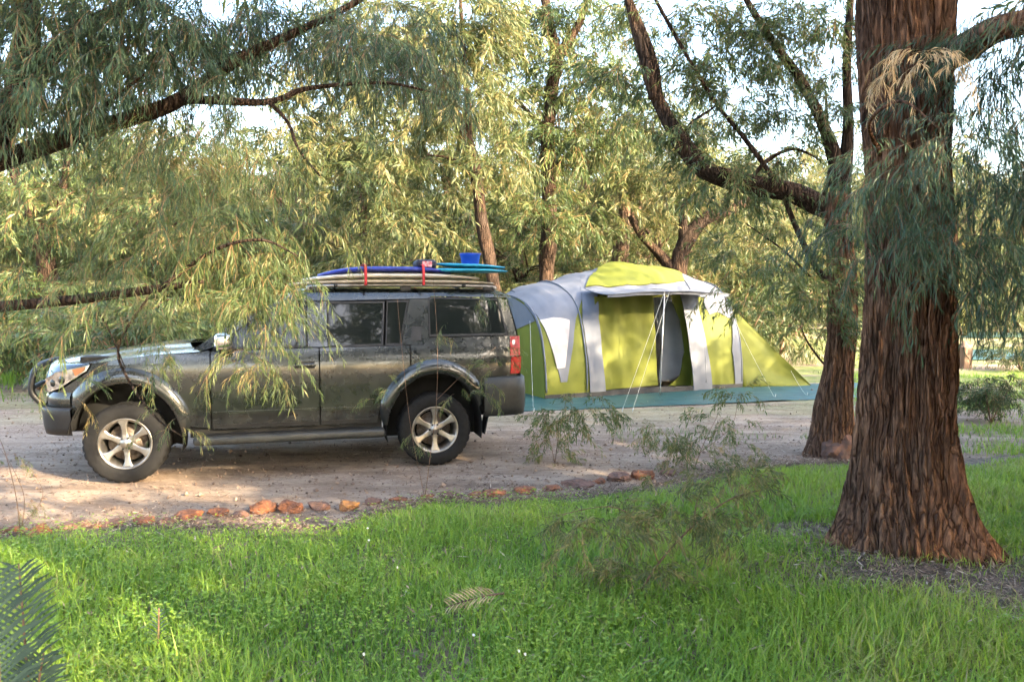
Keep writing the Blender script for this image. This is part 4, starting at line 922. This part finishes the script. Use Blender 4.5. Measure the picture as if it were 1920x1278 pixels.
# ------------------------------------------------------------------ second tree with the arching limb
b4 = G(1566, 852); Y4 = b4.y; t4 = empty('leaning_tree', b4, 0, 'smaller bent tree with an arching limb just left of the big trunk', 'tree'); s4 = Y4/FPX
cl = rel(PP([(1562, 868), (1562, 820), (1562, 760), (1572, 690), (1580, 620), (1580, 520), (1572, 430), (1572, 360)], Y4), t4); cl[0].z = -.05
big_trunk('trunk', cl, [42*s4, 37*s4, 33*s4, 26*s4, 26*s4, 24*s4, 21*s4, 17*s4], M['bark'], t4, [(R(180), .10, 5), (R(280), .07, 6), (R(20), .08, 6)], nz=140, na=90, amp=.026, seed=4.0, fl=.2)
LIMB4 = [([(1576, 412), (1540, 385), (1480, 358), (1410, 345), (1330, 322), (1275, 262), (1230, 180), (1208, 110), (1188, 40), (1160, -80)], [.12, .11, .105, .10, .10, .088, .072, .058, .05, .038]),
 ([(1228, 185), (1226, 120), (1205, 60), (1170, -20), (1120, -100)], [.07, .05, .04, .03, .02]),
 ([(1574, 380), (1566, 300), (1540, 230), (1500, 150), (1450, 80), (1400, 0), (1360, -90)], [.11, .075, .06, .05, .04, .03, .02]),
 ([(1578, 372), (1590, 260), (1588, 120), (1600, -60)], [.09, .06, .045, .03]),
 ([(1580, 560), (1530, 500), (1490, 420), (1460, 350), (1400, 265), (1330, 175), (1240, 20), (1200, -60)], [.035, .034, .03, .028, .026, .022, .018, .012]),
 ([(1540, 385), (1560, 300), (1552, 240), (1548, 170)], [.03, .025, .02, .01]),
 ([(1330, 322), (1300, 290), (1290, 240), (1340, 200)], [.05, .03, .02, .01]),
 ([(1520, 520), (1470, 470), (1400, 420)], [.016, .012, .006]),
 ([(1400, 345), (1440, 300), (1490, 280), (1540, 300)], [.03, .022, .016, .008]),
 ([(1596, 640), (1560, 690), (1520, 650), (1500, 610)], [.015, .012, .01, .006])]
for pts, rd in LIMB4: tube('limb', rel(PP(pts, Y4+.3), t4), rd, M['bark_dark'], t4, n=36, k=10, bump=.3, seed=pts[0][0])  # darker bark than the trunk: the limbs' shadowed look is put into the colour
def tclumps(t_, lst, sc=1.0, thin=1.0):
    o = np.array(t_.location); return [np.column_stack([a[:, :3]-o, a[:, 3:]]) for a in [pclump(*q[:5], max(2, int(q[5]*thin)), sc*(q[6] if len(q) > 6 else 1)) for q in lst]]
pl = tclumps(t4, [(1470, 540, Y4-.3, 100, 70, 30, .8), (1560, 560, Y4-.4, 60, 70, 24, .8), (1590, 450, Y4-.4, 50, 90, 24, .8), (1380, 130, Y4+.5, 90, 70, 34), (1490, 60, Y4+.3, 80, 60, 34), (1560, 40, Y4+.2, 50, 60, 18), (1300, 100, Y4+.6, 70, 60, 18), (1180, 130, Y4+.5, 50, 60, 18), (1340, 230, Y4+.4, 60, 40, 18), (1360, 350, Y4+.6, 70, 50, 24), (1420, 200, Y4+.4, 60, 50, 14), (1250, 20, Y4+.6, 80, 40, 22), (1390, 480, Y4+.8, 60, 40, 14, .8), (1350, 320, Y4+.1, 50, 30, 14, .8), (1290, 270, Y4+.1, 40, 40, 10, .8), (1440, 120, Y4+.4, 60, 60, 22, .8), (1350, 40, Y4+.5, 70, 40, 22, .8), (1500, 210, Y4+.4, 60, 60, 18, .8), (1560, 150, Y4+.3, 40, 60, 14, .8), (1450, 280, Y4+.3, 50, 40, 12, .8), (1250, 150, Y4+.5, 50, 60, 16, .8), (1210, 230, Y4+.5, 50, 50, 14, .8), (1480, 420, Y4+.2, 50, 40, 12, .7),
 (1300, -300, Y4, 350, 160, 30, 1.5), (1700, -400, Y4, 300, 160, 30, 1.5), (1470, 330, Y4+.4, 60, 40, 12, .8), (1600, 250, Y4+.3, 30, 80, 12, .8), (1420, 20, Y4+.5, 60, 40, 18, .8)], .88, 1.12)
crown_obj('crown', pl, MID, M['leaf'], t4, .16, .5)
# orange earth mound at its foot
bm = bmesh.new(); bmesh.ops.create_icosphere(bm, subdivisions=4, radius=1); c_ = G(1606, 868)
for v in bm.verts:
    q = v.co.copy(); f = 1+.25*noise.noise(q*1.6)+.12*noise.noise(q*5); v.co = (q.x*.26*f, q.y*.24*f, max(-.03, q.z*.27*f))
o = bm_obj('termite_mound', bm, M['stone_g'], smooth=False); o.location = c_+Vector((0, .35, 0)); tag(o, 'low brown earth mound between the two right-hand trunks', 'mound')

# ------------------------------------------------------------------ near tree at left whose limbs reach into view
b6 = Vector((-4.6, 5.0, 0)); t6 = empty('weeping_tree', b6, 0, 'weeping tree at left whose long limb and hanging leaves cover the bonnet', 'tree'); Y6 = 5.4
tube('trunk', [(0, 0, -.05), (.05, .05, .8), (.2, .1, 1.8), (.35, .25, 2.8), (.3, .3, 3.8), (.5, .4, 5.0)], [.34, .27, .25, .23, .18, .10], M['bark_dark'], t6, n=60, k=24, bump=.25, freq=8)
LIMB6 = [([(-320, 400, 5.2), (-120, 350, 5.3), (0, 303, 5.4), (150, 252, 5.5), (330, 190, 5.6), (430, 120, 5.7), (520, 76, 5.8), (640, 20, 6), (740, -40, 6.2)], [.11, .085, .068, .054, .048, .040, .032, .024, .014]),
 ([(345, 186, 5.6), (420, 190, 5.6), (510, 190, 5.7), (580, 166, 5.8), (720, 156, 6), (820, 175, 6.1)], [.032, .027, .023, .018, .012, .006]),
 ([(-310, 620, 5.1), (-100, 585, 4.9), (0, 574, 4.8), (150, 560, 4.7), (300, 540, 4.6), (380, 528, 4.5)], [.06, .042, .034, .029, .024, .010]),
 ([(-60, 330, 5.3), (20, 220, 5.4), (90, 110, 5.5), (180, 40, 5.6), (320, -30, 5.7)], [.10, .085, .07, .045, .02]),
 ([(30, 230, 5.4), (50, 100, 5.5), (40, -60, 5.7)], [.10, .09, .08]),
 ([(505, 192, 5.7), (540, 230, 5.6), (560, 280, 5.5), (600, 330, 5.4)], [.016, .012, .009, .005]),
 ([(150, 235, 5.4), (220, 180, 5.3), (270, 140, 5.2)], [.016, .012, .006]),
 ([(290, 540, 4.6), (225, 640, 4.55), (235, 700, 4.5), (290, 780, 4.45), (345, 820, 4.4)], [.006, .007, .008, .006, .003]),
 ([(185, 585, 4.65), (205, 620, 4.6), (235, 690, 4.5)], [.005, .004, .003]),
 ([(300, 540, 4.6), (400, 470, 4.55), (490, 450, 4.5), (560, 480, 4.5)], [.014, .010, .008, .004])]
for pts, rd in LIMB6: tube('limb', rel(PP(pts, Y6), t6), rd, M['bark_dark'], t6, n=34, k=10, bump=.3, seed=pts[0][1])
pl = tclumps(t6, [(80, 60, 5.6, 120, 80, 70), (250, 60, 5.7, 120, 80, 62), (420, 40, 5.9, 110, 60, 46), (60, 190, 5.3, 80, 80, 40), (180, 160, 5.4, 90, 70, 36), (330, 110, 5.5, 70, 60, 24),
 (560, 30, 6.1, 80, 50, 26), (720, 60, 6.2, 80, 70, 22), (640, 120, 6.1, 90, 50, 18), (790, 140, 6.3, 70, 50, 18), (100, -120, 5.5, 250, 90, 40, 1.2), (450, -160, 5.5, 250, 80, 20, 1.2)], .85, 1.4)
crown_obj('crown', pl, NEAR, M['leaf_blue'], t6, .16, .5)  # deeper green than the hanging leaves: shade of this crown put into the colour
pl = tclumps(t6, [(340, 260, 5.2, 110, 60, 34), (270, 330, 5.0, 80, 70, 22), (420, 330, 5.1, 100, 80, 32), (350, 420, 4.9, 130, 60, 32), (470, 430, 4.8, 90, 60, 26), (530, 510, 4.6, 60, 60, 20, .8), (430, 500, 4.6, 90, 50, 22, .8),
 (300, 470, 4.7, 90, 40, 16, .8), (530, 590, 4.5, 50, 70, 15, .7), (480, 650, 4.5, 50, 50, 8, .7), (190, 520, 4.8, 80, 40, 13, .8), (270, 620, 4.5, 60, 50, 7, .6), (300, 780, 4.4, 50, 40, 6, .5), (250, 700, 4.5, 50, 60, 5, .5), (120, 720, 4.6, 50, 50, 4, .5), (500, 260, 5.5, 70, 60, 14), (600, 340, 5.4, 50, 60, 9), (40, 420, 4.9, 60, 100, 14), (90, 620, 4.8, 70, 50, 8, .7), (400, 560, 4.6, 70, 30, 7, .8), (490, 560, 4.5, 50, 60, 12, .8), (430, 680, 4.5, 60, 30, 4, .8), (500, 680, 4.5, 40, 50, 7, .7), (290, 690, 4.5, 50, 60, 6, .7), (260, 560, 4.6, 80, 30, 6, .8)], .66, .78)
crown_obj('hanging_leaves', pl, LONG[:3]+NEAR, M['leaf'], t6, .2, .52)
pl = [clump((.6, -.6, 5.2), (1.8, 1.6, .9), 70, 1.3), clump((0, 1.5, 5.0), (1.6, 1.8, 1.0), 50, 1.3)]
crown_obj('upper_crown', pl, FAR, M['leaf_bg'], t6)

# ------------------------------------------------------------------ trees of the wood
def grow(seed, H, spread, nlimb, protos, nsp, lean=(0, 0), r0=.18, sc=1.0, low=.3, flat_=.65):
    rg = random.Random(seed); top = Vector((lean[0]*H, lean[1]*H, H*.62))
    tr = [Vector((0, 0, -.1)), Vector((rg.uniform(-.1, .1), rg.uniform(-.1, .1), H*.15)), top*.5+Vector((rg.uniform(-.25, .25), rg.uniform(-.25, .25), 0)), top]
    parts = [('trunk', tube_data(tr, [r0*1.35, r0, r0*.8, r0*.5], 30, 14, .22, seed))]; places = []
    for i in range(nlimb):
        f = rg.uniform(low, 1); q = catmull(tr, 40)[min(39, int(12+27*f))]; a = 2*PI*i/nlimb+rg.uniform(-.5, .5); L = spread*rg.uniform(.6, 1.1); up = rg.uniform(.3, .9)*H*.33
        e = Vector(q)+Vector((math.cos(a)*L, math.sin(a)*L, up)); m_ = Vector(q).lerp(e, .5)+Vector((rg.uniform(-.25, .25), rg.uniform(-.25, .25), .12*H*.3))
        rr = r0*rg.uniform(.3, .5); parts.append(('limb', tube_data([q, m_, e], [rr, rr*.7, rr*.2], 16, 8, .25, seed+i)))
        k = int(nsp*rg.uniform(.7, 1.3)); cr = spread*rg.uniform(.38, .55); places.append(clump(e, (cr, cr, cr*flat_), k, sc)); places.append(clump(m_, (cr*.8, cr*.8, cr*flat_*.8), k//2, sc))
        for j in range(3):
            e2 = e+Vector((rg.uniform(-1, 1), rg.uniform(-1, 1), rg.uniform(-.4, .5)))*cr*.8; parts.append(('limb', tube_data([m_, m_.lerp(e2, .5)+Vector((0, 0, .08)), e2], [rr*.5, rr*.35, rr*.1], 10, 6, .2, seed+j)))
    places.append(clump(top+Vector((0, 0, H*.15)), (spread*.5, spread*.5, H*.18), nsp, sc))
    return parts, np.concatenate(places)
class Kind:
    def __init__(s, name, parts, places, protos, bark, leaf, base=.5, spread=.17):
        s.meshes = []; s.name = name
        for nm, (V, Fc) in parts:
            me = bpy.data.meshes.new(nm); me.from_pydata([tuple(v) for v in V], [], Fc); me.update(); me.materials.append(bark); me.shade_smooth(); s.meshes.append((nm, me))
        V, F, T = assemble(places, protos, spread, base); me = np_mesh('crown', V, F, {'tint': T}); me.materials.append(leaf); s.meshes.append(('crown', me))
    def put(s, loc, rz, sc, label, cat='tree', group=None, name=None):
        e = empty(name or s.name, loc, rz, label, cat, group); e.scale = (sc, sc, sc)
        for nm, me in s.meshes:
            o = bpy.data.objects.new(nm, me); COL.objects.link(o); o.parent = e
        return e
K = [Kind('willow_tree', *grow(31, 8.0, 2.6, 7, FAR, 30, (.02, 0), .17, 1.0, .2), FAR, M['bark_pale'], M['leaf_bg']),
     Kind('willow_tree', *grow(32, 9.5, 3.0, 8, FAR, 30, (-.06, .02), .20, 1.1, .15), FAR, M['bark_dark'], M['leaf_bg'], .45),
     Kind('willow_tree', *grow(33, 7.0, 2.8, 8, FAR, 32, (.09, 0), .16, 1.0, .0), FAR, M['bark_dark'], M['leaf'], .6),
     Kind('willow_tree', *grow(34, 9.0, 2.4, 7, FAR, 28, (.0, .03), .19, 1.0, .1, .9), FAR, M['bark_pale'], M['leaf_bg'], .6)]
K.append(Kind('willow_tree', *grow(35, 10.5, 2.3, 8, FAR, 46, (.0, .0), .18, 1.0, .85, .7), FAR, M['bark_dark'], M['leaf_bg'], .5))
# explicit trunks seen behind the car and the tent
def seen_tree(name, Y, paths, clumps, bark, leaf, label, protos=MID, base=.5, sc=1.0):
    p0 = PP([paths[0][0][0]], Y)[0]; o = empty(name, (p0.x, p0.y, 0), 0, label, 'tree', 'trees standing behind the campsite')
    for i, (pts, rd) in enumerate(paths):
        q = rel(PP(pts, Y), o)
        if i == 0: q = [Vector((q[0].x, q[0].y, -.1))]+q[0 if q[0].z > .3 else 1:]
        tube('trunk' if i == 0 else 'limb', q, [r_*Y/FPX/2 for r_ in rd], M[bark], o, n=40, k=12, bump=.3, seed=i+Y)
    crown_obj('crown', tclumps(o, [(c_[0], c_[1], Y+(c_[5] if len(c_) > 5 else 0), c_[2], c_[3], max(3, int(c_[4]*.7))) for c_ in clumps], sc), protos, M[leaf], o, .17, base); return o
seen_tree('slender_tree', 18, [([(1022, 640), (1025, 520), (1030, 400), (1027, 290), (1030, 200), (1042, 112), (1025, 20), (1010, -80)], [42, 34, 30, 27, 26, 24, 18, 12]), ([(1042, 115), (1070, 70), (1092, 30), (1110, -60)], [20, 16, 13, 8]), ([(1032, 330), (1060, 295), (1095, 280)], [10, 7, 3]), ([(1028, 250), (980, 200), (940, 170)], [10, 7, 3]), ([(1030, 200), (1100, 150), (1160, 130)], [10, 7, 3])],
  [(980, 290, 80, 70, 80), (1080, 260, 80, 70, 80), (1000, 400, 70, 60, 46), (1110, 160, 70, 60, 56), (950, 200, 60, 40, 36), (1000, 120, 50, 50, 24), (1080, 30, 80, 50, 52), (980, 20, 70, 50, 50), (1090, 420, 60, 50, 36), (1140, 70, 60, 60, 40), (930, 90, 60, 60, 44), (1060, 130, 60, 50, 40), (1150, 220, 50, 50, 36), (1010, 60, 60, 40, 30)], 'bark_dark', 'leaf', 'slender upright tree rising directly behind the left end of the tent', base=.5, sc=1.6)
seen_tree('slender_tree', 16, [([(938, 640), (920, 500), (905, 430), (893, 330), (875, 262), (835, 205), (780, 150), (720, 60)], [30, 26, 24, 23, 22, 17, 12, 6]), ([(880, 270), (876, 180), (868, 80), (860, -60)], [14, 12, 9, 5]), ([(895, 340), (850, 300), (800, 290)], [9, 6, 3])],
  [(740, 110, 110, 70, 70), (850, 120, 80, 80, 90), (870, 200, 70, 40, 60), (640, 180, 90, 60, 56), (800, 330, 70, 50, 38), (700, 330, 80, 70, 50), (860, 20, 100, 50, 56), (620, 60, 70, 60, 46), (760, 420, 70, 50, 30), (700, 20, 90, 40, 50), (560, 130, 80, 60, 44), (780, 240, 70, 50, 50), (810, 60, 70, 60, 50), (540, 260, 80, 60, 50), (620, 300, 70, 60, 46), (920, 300, 50, 50, 30), (900, 40, 60, 50, 40)], 'bark_dark', 'leaf_bg', 'leaning tree behind the rear of the car roof', base=.5, sc=1.6)
seen_tree('forked_tree', 19, [([(1268, 640), (1272, 515), (1282, 460), (1320, 412), (1375, 392), (1430, 360)], [46, 38, 32, 26, 20, 10]), ([(1268, 515), (1240, 480), (1205, 445), (1180, 405)], [22, 18, 14, 8]), ([(1282, 465), (1282, 400), (1300, 340), (1290, 260)], [18, 16, 12, 6])],
  [(1240, 330, 80, 60, 70), (1170, 370, 60, 60, 46), (1320, 350, 70, 50, 50), (1400, 420, 80, 60, 66), (1270, 230, 80, 50, 46), (1180, 250, 60, 50, 36), (1200, 440, 50, 30, 14)], 'bark_dark', 'leaf_bg', 'dark forked tree rising behind the dome of the tent', base=.55, sc=1.6)
seen_tree('forked_tree', 19, [([(112, 690), (98, 570), (82, 470), (55, 390), (20, 310), (-40, 240)], [44, 38, 34, 24, 18, 10]), ([(84, 470), (100, 410), (118, 350), (130, 280)], [24, 20, 15, 8])],
  [(40, 330, 90, 60, 60), (150, 300, 80, 60, 56), (10, 440, 70, 60, 46), (150, 420, 70, 60, 46), (250, 380, 90, 70, 46), (60, 540, 80, 50, 40)], 'bark_dark', 'leaf', 'dark forked trunk standing far behind the bonnet at left', base=.35, sc=1.6)
seen_tree('stump_tree', 21, [([(1160, 640), (1162, 520), (1166, 450), (1172, 390), (1160, 330)], [40, 36, 32, 24, 14]), ([(1168, 440), (1190, 400), (1220, 350)], [18, 14, 8])], [(1150, 330, 70, 60, 60), (1230, 300, 60, 50, 40), (1100, 360, 50, 50, 30)], 'bark_pale', 'leaf_bg', 'pale straight trunk behind the tent, left of the dark forked tree', base=.6, sc=1.6)
# the rest of the wood
FILL = [(-15, 21, 0), (-11.5, 24, 1), (-8.6, 20, 2), (-6.2, 24, 3), (-3.8, 21, 0), (-1.8, 26, 1), (.3, 23, 2), (2.2, 27, 3), (4.3, 24, 0), (6.3, 29, 1), (8.8, 26, 2), (-13, 30, 3), (-8, 31, 1), (-4.5, 30, 3), (0, 33, 0), (4, 34, 1), (11.5, 37, 3), (15, 42, 0), (19, 40, 1), (9, 40, 2), (22, 46, 3), (-18, 27, 1), (-17, 34, 0), (24, 36, 2), (16, 31, 0)]
for i, (x, y_, k) in enumerate(FILL):
    lb = 'sunlit leafy tree in the wood behind the car, left of the tent' if x < .6 else ('sunlit leafy tree in the wood directly behind the tent' if x < 7 else 'leafy tree far behind the campsites at right')
    K[k].put((x, y_, 0), i*2.4, .95+.12*math.sin(i*3), lb, 'tree', 'trees of the wood ' + ('left' if x < .6 else 'middle' if x < 7 else 'right'))
# trees outside the view, towards the sun, that shade the campsite
SHADE = [(3.9, -.4, 2, .66), (5.2, .8, 2, .70), (6.6, 2.2, 0, .70), (7.8, 3.6, 2, .72), (9.4, 5.0, 2, .92), (10.9, 6.6, 2, 1.0), (12.4, 7.6, 0, .9), (13.9, 8.8, 2, 1.0), (9.0, 2.4, 1, .66), (11.6, 4.6, 2, .80), (14.2, 6.4, 3, .72),
 (7.8, .2, 2, .75), (3.2, -7.0, 1, 1.1), (4.5, -.7, 4, .98), (7.4, 1.8, 4, .84), (11.4, 3.2, 4, 1.0), (2.6, -.6, 4, .92), (-3, -12, 1, 1.0), (-9, -10, 2, 1.1)]
for i, (x, y_, k, s_) in enumerate(SHADE):
    K[k].put((x, y_, 0), i*1.9+.4, s_, 'leafy tree outside the view that shades the lawn', 'tree', 'shade trees beside the camera')
# undergrowth
def bush(seed, protos, n, r_, h, mat, base):
    rg = random.Random(seed); parts = []; pl = []
    for i in range(7):
        a = rg.uniform(0, 2*PI); e = Vector((math.cos(a)*r_*rg.uniform(.3, .9), math.sin(a)*r_*rg.uniform(.3, .9), h*rg.uniform(.5, 1))); parts.append(('stem', tube_data([(0, 0, -.05), e*.5+Vector((0, 0, .1)), e], [.025, .018, .006], 8, 6, .1, i))); pl.append(clump(e*.85, (r_*.5, r_*.5, h*.34), n//7, .85))
    return Kind('undergrowth_bush', parts, np.concatenate(pl), protos, M['twig'], M[mat], base)
B = [bush(1, FAR, 130, 1.3, 1.9, 'leaf', .3), bush(2, FAR, 120, 1.4, 1.6, 'leaf_bg', .45), bush(3, FAR, 120, 1.1, 2.3, 'leaf_bg', .6)]
BUSH = [(-9.2, 17, 0), (-7.4, 16, 2), (-5.8, 17.5, 0), (-4.4, 16.2, 1), (-2.9, 18, 2), (-1.6, 17, 1), (-.2, 19.5, 2), (-10.5, 19, 1), (-12.5, 20, 0), (1.4, 20, 1), (3.2, 21, 2), (5.0, 21.5, 1), (5.2, 18.4, 0), (6.4, 19.6, 1), (-6.6, 21, 2), (-3.6, 22.5, 1), (-8.4, 14.2, 0), (-6.3, 13.4, 0), (17.5, 31, 1), (20.5, 33, 0), (23.5, 32, 2), (15, 36, 0), (26, 38, 1), (18.5, 39, 2)]
for i, (x, y_, k) in enumerate(BUSH):
    lb = 'low bush of the undergrowth behind the bonnet' if x < -4 else ('low bush of the undergrowth behind the car roof' if x < 1 else 'low bush of the undergrowth behind the tent' if x < 10 else 'low bush of the undergrowth beyond the far tarps at right')
    B[k].put((x, y_, 0), i*1.7, 1+.15*math.sin(i*5), lb, 'bush', lb.replace('low bush of the ', ''))
B[0].put((6.4, 10.6, 0), .6, .34, 'low dark shrub on the sand right of the big trunk', 'bush')
B[1].put((11.2, 17.5, 0), 2.1, .45, 'low shrub near the nearer right-hand tarp', 'bush')
# far mass of trees closing the view
n = 5200; y_ = RNG.uniform(42, 66, n); x = RNG.uniform(-.85, .85, n)*y_; hz = 9.0+3.5*vnoise(x, y_, .12, 5)+1.5*vnoise(x, y_, .4, 8)
pl = np.column_stack([x, y_, RNG.uniform(.1, 1, n)**.8*hz, RNG.uniform(0, 2*PI, n), RNG.uniform(2.2, 3.6, n)])
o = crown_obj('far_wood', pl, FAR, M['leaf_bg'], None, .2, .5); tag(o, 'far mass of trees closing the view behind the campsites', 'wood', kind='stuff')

# ------------------------------------------------------------------ small plants in front
def sapling(name, paths, clumps, Y, mat, protos, label, sc=.5, base=.6, cat='sapling', thick=2.2):
    p0 = G(*paths[0][0][0]); o = empty(name, (p0.x, p0.y, 0), 0, label, cat)
    for pts, rd in paths:
        q = rel(PP(pts, Y or p0.y), o)
        if pts is paths[0][0]: q[0].z = -.02
        tube('stem', q, [r_*.7 for r_ in rd], M['twig'], o, n=20, k=6)
    crown_obj('leaves', tclumps(o, [(c_[0], c_[1], Y or p0.y, c_[2], c_[3], c_[4]) for c_ in clumps], sc, thick), protos, M[mat], o, .15, base); return o
sapling('thin_sapling', [([(796, 935), (806, 860), (818, 760), (820, 640), (812, 520)], [.006, .005, .004, .003, .002]), ([(796, 930), (770, 800), (752, 640), (745, 560)], [.004, .003, .003, .002]), ([(818, 750), (870, 700), (930, 650)], [.003, .002, .002])],
  [(720, 720, 30, 40, 3), (870, 730, 50, 40, 5), (930, 680, 40, 40, 5), (800, 820, 30, 40, 3), (820, 640, 30, 50, 3), (880, 560, 60, 20, 4)], None, 'leaf', NEAR, 'thin wispy sapling growing in front of the rear wheel', .40, .6, 'sapling', 1.25)
sapling('leafy_sapling', [([(1040, 868), (1050, 800), (1065, 740)], [.006, .004, .002]), ([(1040, 865), (1025, 800), (1015, 760)], [.005, .004, .002]), ([(1045, 830), (1090, 790), (1130, 760)], [.004, .003, .002])], [(1045, 790, 45, 45, 13), (1100, 765, 60, 22, 9), (1030, 850, 20, 20, 3)], None, 'leaf', MID, 'small leafy sapling on the sand left of the awning ropes', .5)
sapling('leafy_sapling', [([(1300, 880), (1320, 830), (1350, 770)], [.006, .004, .002]), ([(1300, 878), (1260, 830), (1235, 800)], [.005, .004, .002]), ([(1310, 850), (1370, 800), (1385, 740)], [.004, .003, .002])], [(1240, 815, 45, 25, 8), (1350, 800, 50, 50, 8), (1300, 850, 60, 25, 9), (1380, 740, 20, 30, 4)], None, 'leaf', MID, 'spreading sapling on the sand in front of the tent door', .45)
sapling('leaning_sapling', [([(1190, 1120), (1235, 1055), (1300, 985), (1370, 935), (1440, 915)], [.010, .009, .008, .006, .003]), ([(1235, 1055), (1210, 1000), (1150, 950), (1020, 970)], [.006, .005, .004, .002]), ([(1300, 985), (1310, 930), (1340, 890)], [.005, .004, .002])],
  [(1110, 990, 90, 40, 9), (1250, 960, 60, 40, 9), (1380, 900, 60, 30, 8), (1160, 1120, 60, 30, 7), (1250, 1100, 50, 50, 6), (1330, 970, 50, 30, 6), (1180, 1060, 60, 30, 5)], None, 'leaf_bg', MID, 'dark leaning sapling lying across the grass left of the big tree', .42, .6, 'sapling', 2.8)
sapling('bare_twigs', [([(40, 1010), (30, 930), (10, 850), (-10, 800)], [.005, .004, .003, .002]), ([(40, 1000), (45, 930), (20, 870), (0, 840)], [.004, .003, .002, .001]), ([(38, 990), (80, 930), (60, 880)], [.003, .002, .001])], [(10, 880, 20, 40, 2), (30, 960, 20, 20, 2)], None, 'leaf', NEAR, 'thin bare twigs at the far left edge of the lawn', .3)
def frond(name, base, tipv, up, L, nl, ll, lw, mat, label, cat='frond', droop=.2, sides=(1, -1)):
    """a feather-like palm or cycad frond"""
    o = empty(name, base, 0, label, cat); d = Vector(tipv).normalized(); pts = [Vector((0, 0, 0))+d*L*f+Vector((0, 0, -droop*L*f*f)) for f in np.linspace(0, 1, 12)]
    tube('rachis', pts, [.007, .003], M['twig'], o, n=12, k=6); sidev = d.cross(Vector(up)).normalized(); c_ = catmull(pts, 100); rg = random.Random(3)
    for s in sides:
        for i in range(nl):
            f = .15+.85*i/nl; p = Vector(c_[int(f*99)]); l = ll*(math.sin(PI*(.12+.80*f))**.6)*rg.uniform(.9, 1.1); dd = (d*.75+sidev*s*.9+Vector(up)*.12+Vector((0, 0, rg.uniform(-.1, .1)))).normalized(); wv = d.cross(dd).cross(dd).normalized()*lw*.5
            V = [p-wv*.5, p+wv*.5, p+dd*l*.5+wv, p+dd*l*.5-wv, p+dd*l+Vector((0, 0, -.12*l))]
            me = bpy.data.meshes.new('leaflet'); me.from_pydata([tuple(v) for v in V], [], [(0, 1, 2, 3), (3, 2, 4)]); me.update()
            a = me.attributes.new('tint', 'FLOAT', 'POINT'); v_ = rg.random(); a.data.foreach_set('value', [v_]*5); link('leaflet', me, M[mat], o, smooth=False)
    return o
b_ = P(30, 1330, 2.7); b_.z = 0
frond('cycad_frond', (b_.x-.06, b_.y, 0), (-.02, .05, 1), (0.1, -1, 0), .78, 30, .24, .013, 'frond_blue', 'blue-green feathery frond at the bottom left corner', 'cycad', .0)
frond('cycad_frond', (b_.x-.02, b_.y+.05, 0), (.16, .05, 1), (0.1, -1, 0), .50, 22, .16, .012, 'frond_blue', 'shorter blue-green frond leaning right at the bottom left corner', 'cycad', .05)
frond('cycad_frond', (b_.x-.10, b_.y+.25, 0), (-.10, .10, 1), (0.2, -1, 0), .75, 26, .20, .012, 'frond_blue', 'blue-green frond standing behind the others at the bottom left', 'cycad', .05)
b_ = G(296, 1225); frond('cycad_frond', b_, (0, .12, 1), (0, -1, .1), .22, 9, .07, .007, 'frond_blue', 'small blue-green seedling frond standing in the grass', 'cycad', .0)
b_ = G(945, 1145); frond('dead_frond', b_+Vector((0, 0, .10)), (-1, -.25, .0), (0, -.5, 1), .32, 14, .11, .007, 'frond_dead', 'dry brown fallen frond lying on the grass', 'frond', .15)
# white flowers in the grass
for i, (px_, py_) in enumerate([(690, 1022), (692, 1046), (888, 1236), (972, 1268), (984, 1274), (682, 1274), (745, 1100)]):
    c_ = G(px_, py_); bm = bmesh.new(); rg = random.Random(i)
    for k in range(6):
        a = k*PI/3; bm.faces.new([bm.verts.new(v) for v in ((0, 0, 0), (.007*math.cos(a-.4), .007*math.sin(a-.4), .002), (.008*math.cos(a), .008*math.sin(a), .004), (.007*math.cos(a+.4), .007*math.sin(a+.4), .002))])
    fo = empty('white_flower', (c_.x, c_.y, 0), 0, 'tiny white flower in the foreground grass', 'flower', 'white flowers in the grass')
    o = bm_obj('petals', bm, M['flower'], fo, smooth=False); o.location = (0, 0, .12); o.rotation_euler = (.5, .2*i, 0)
    tube('stem', [(0, 0, 0), (.004, 0, .06), (0, 0, .12)], .0012, M['twig'], fo, n=5, k=4)
tri = sum(len(o.data.loop_triangles) if False else len(o.data.polygons) for o in bpy.data.objects if o.type == 'MESH'); print('faces', tri, 'unique', sum(len(m_.polygons) for m_ in bpy.data.meshes))
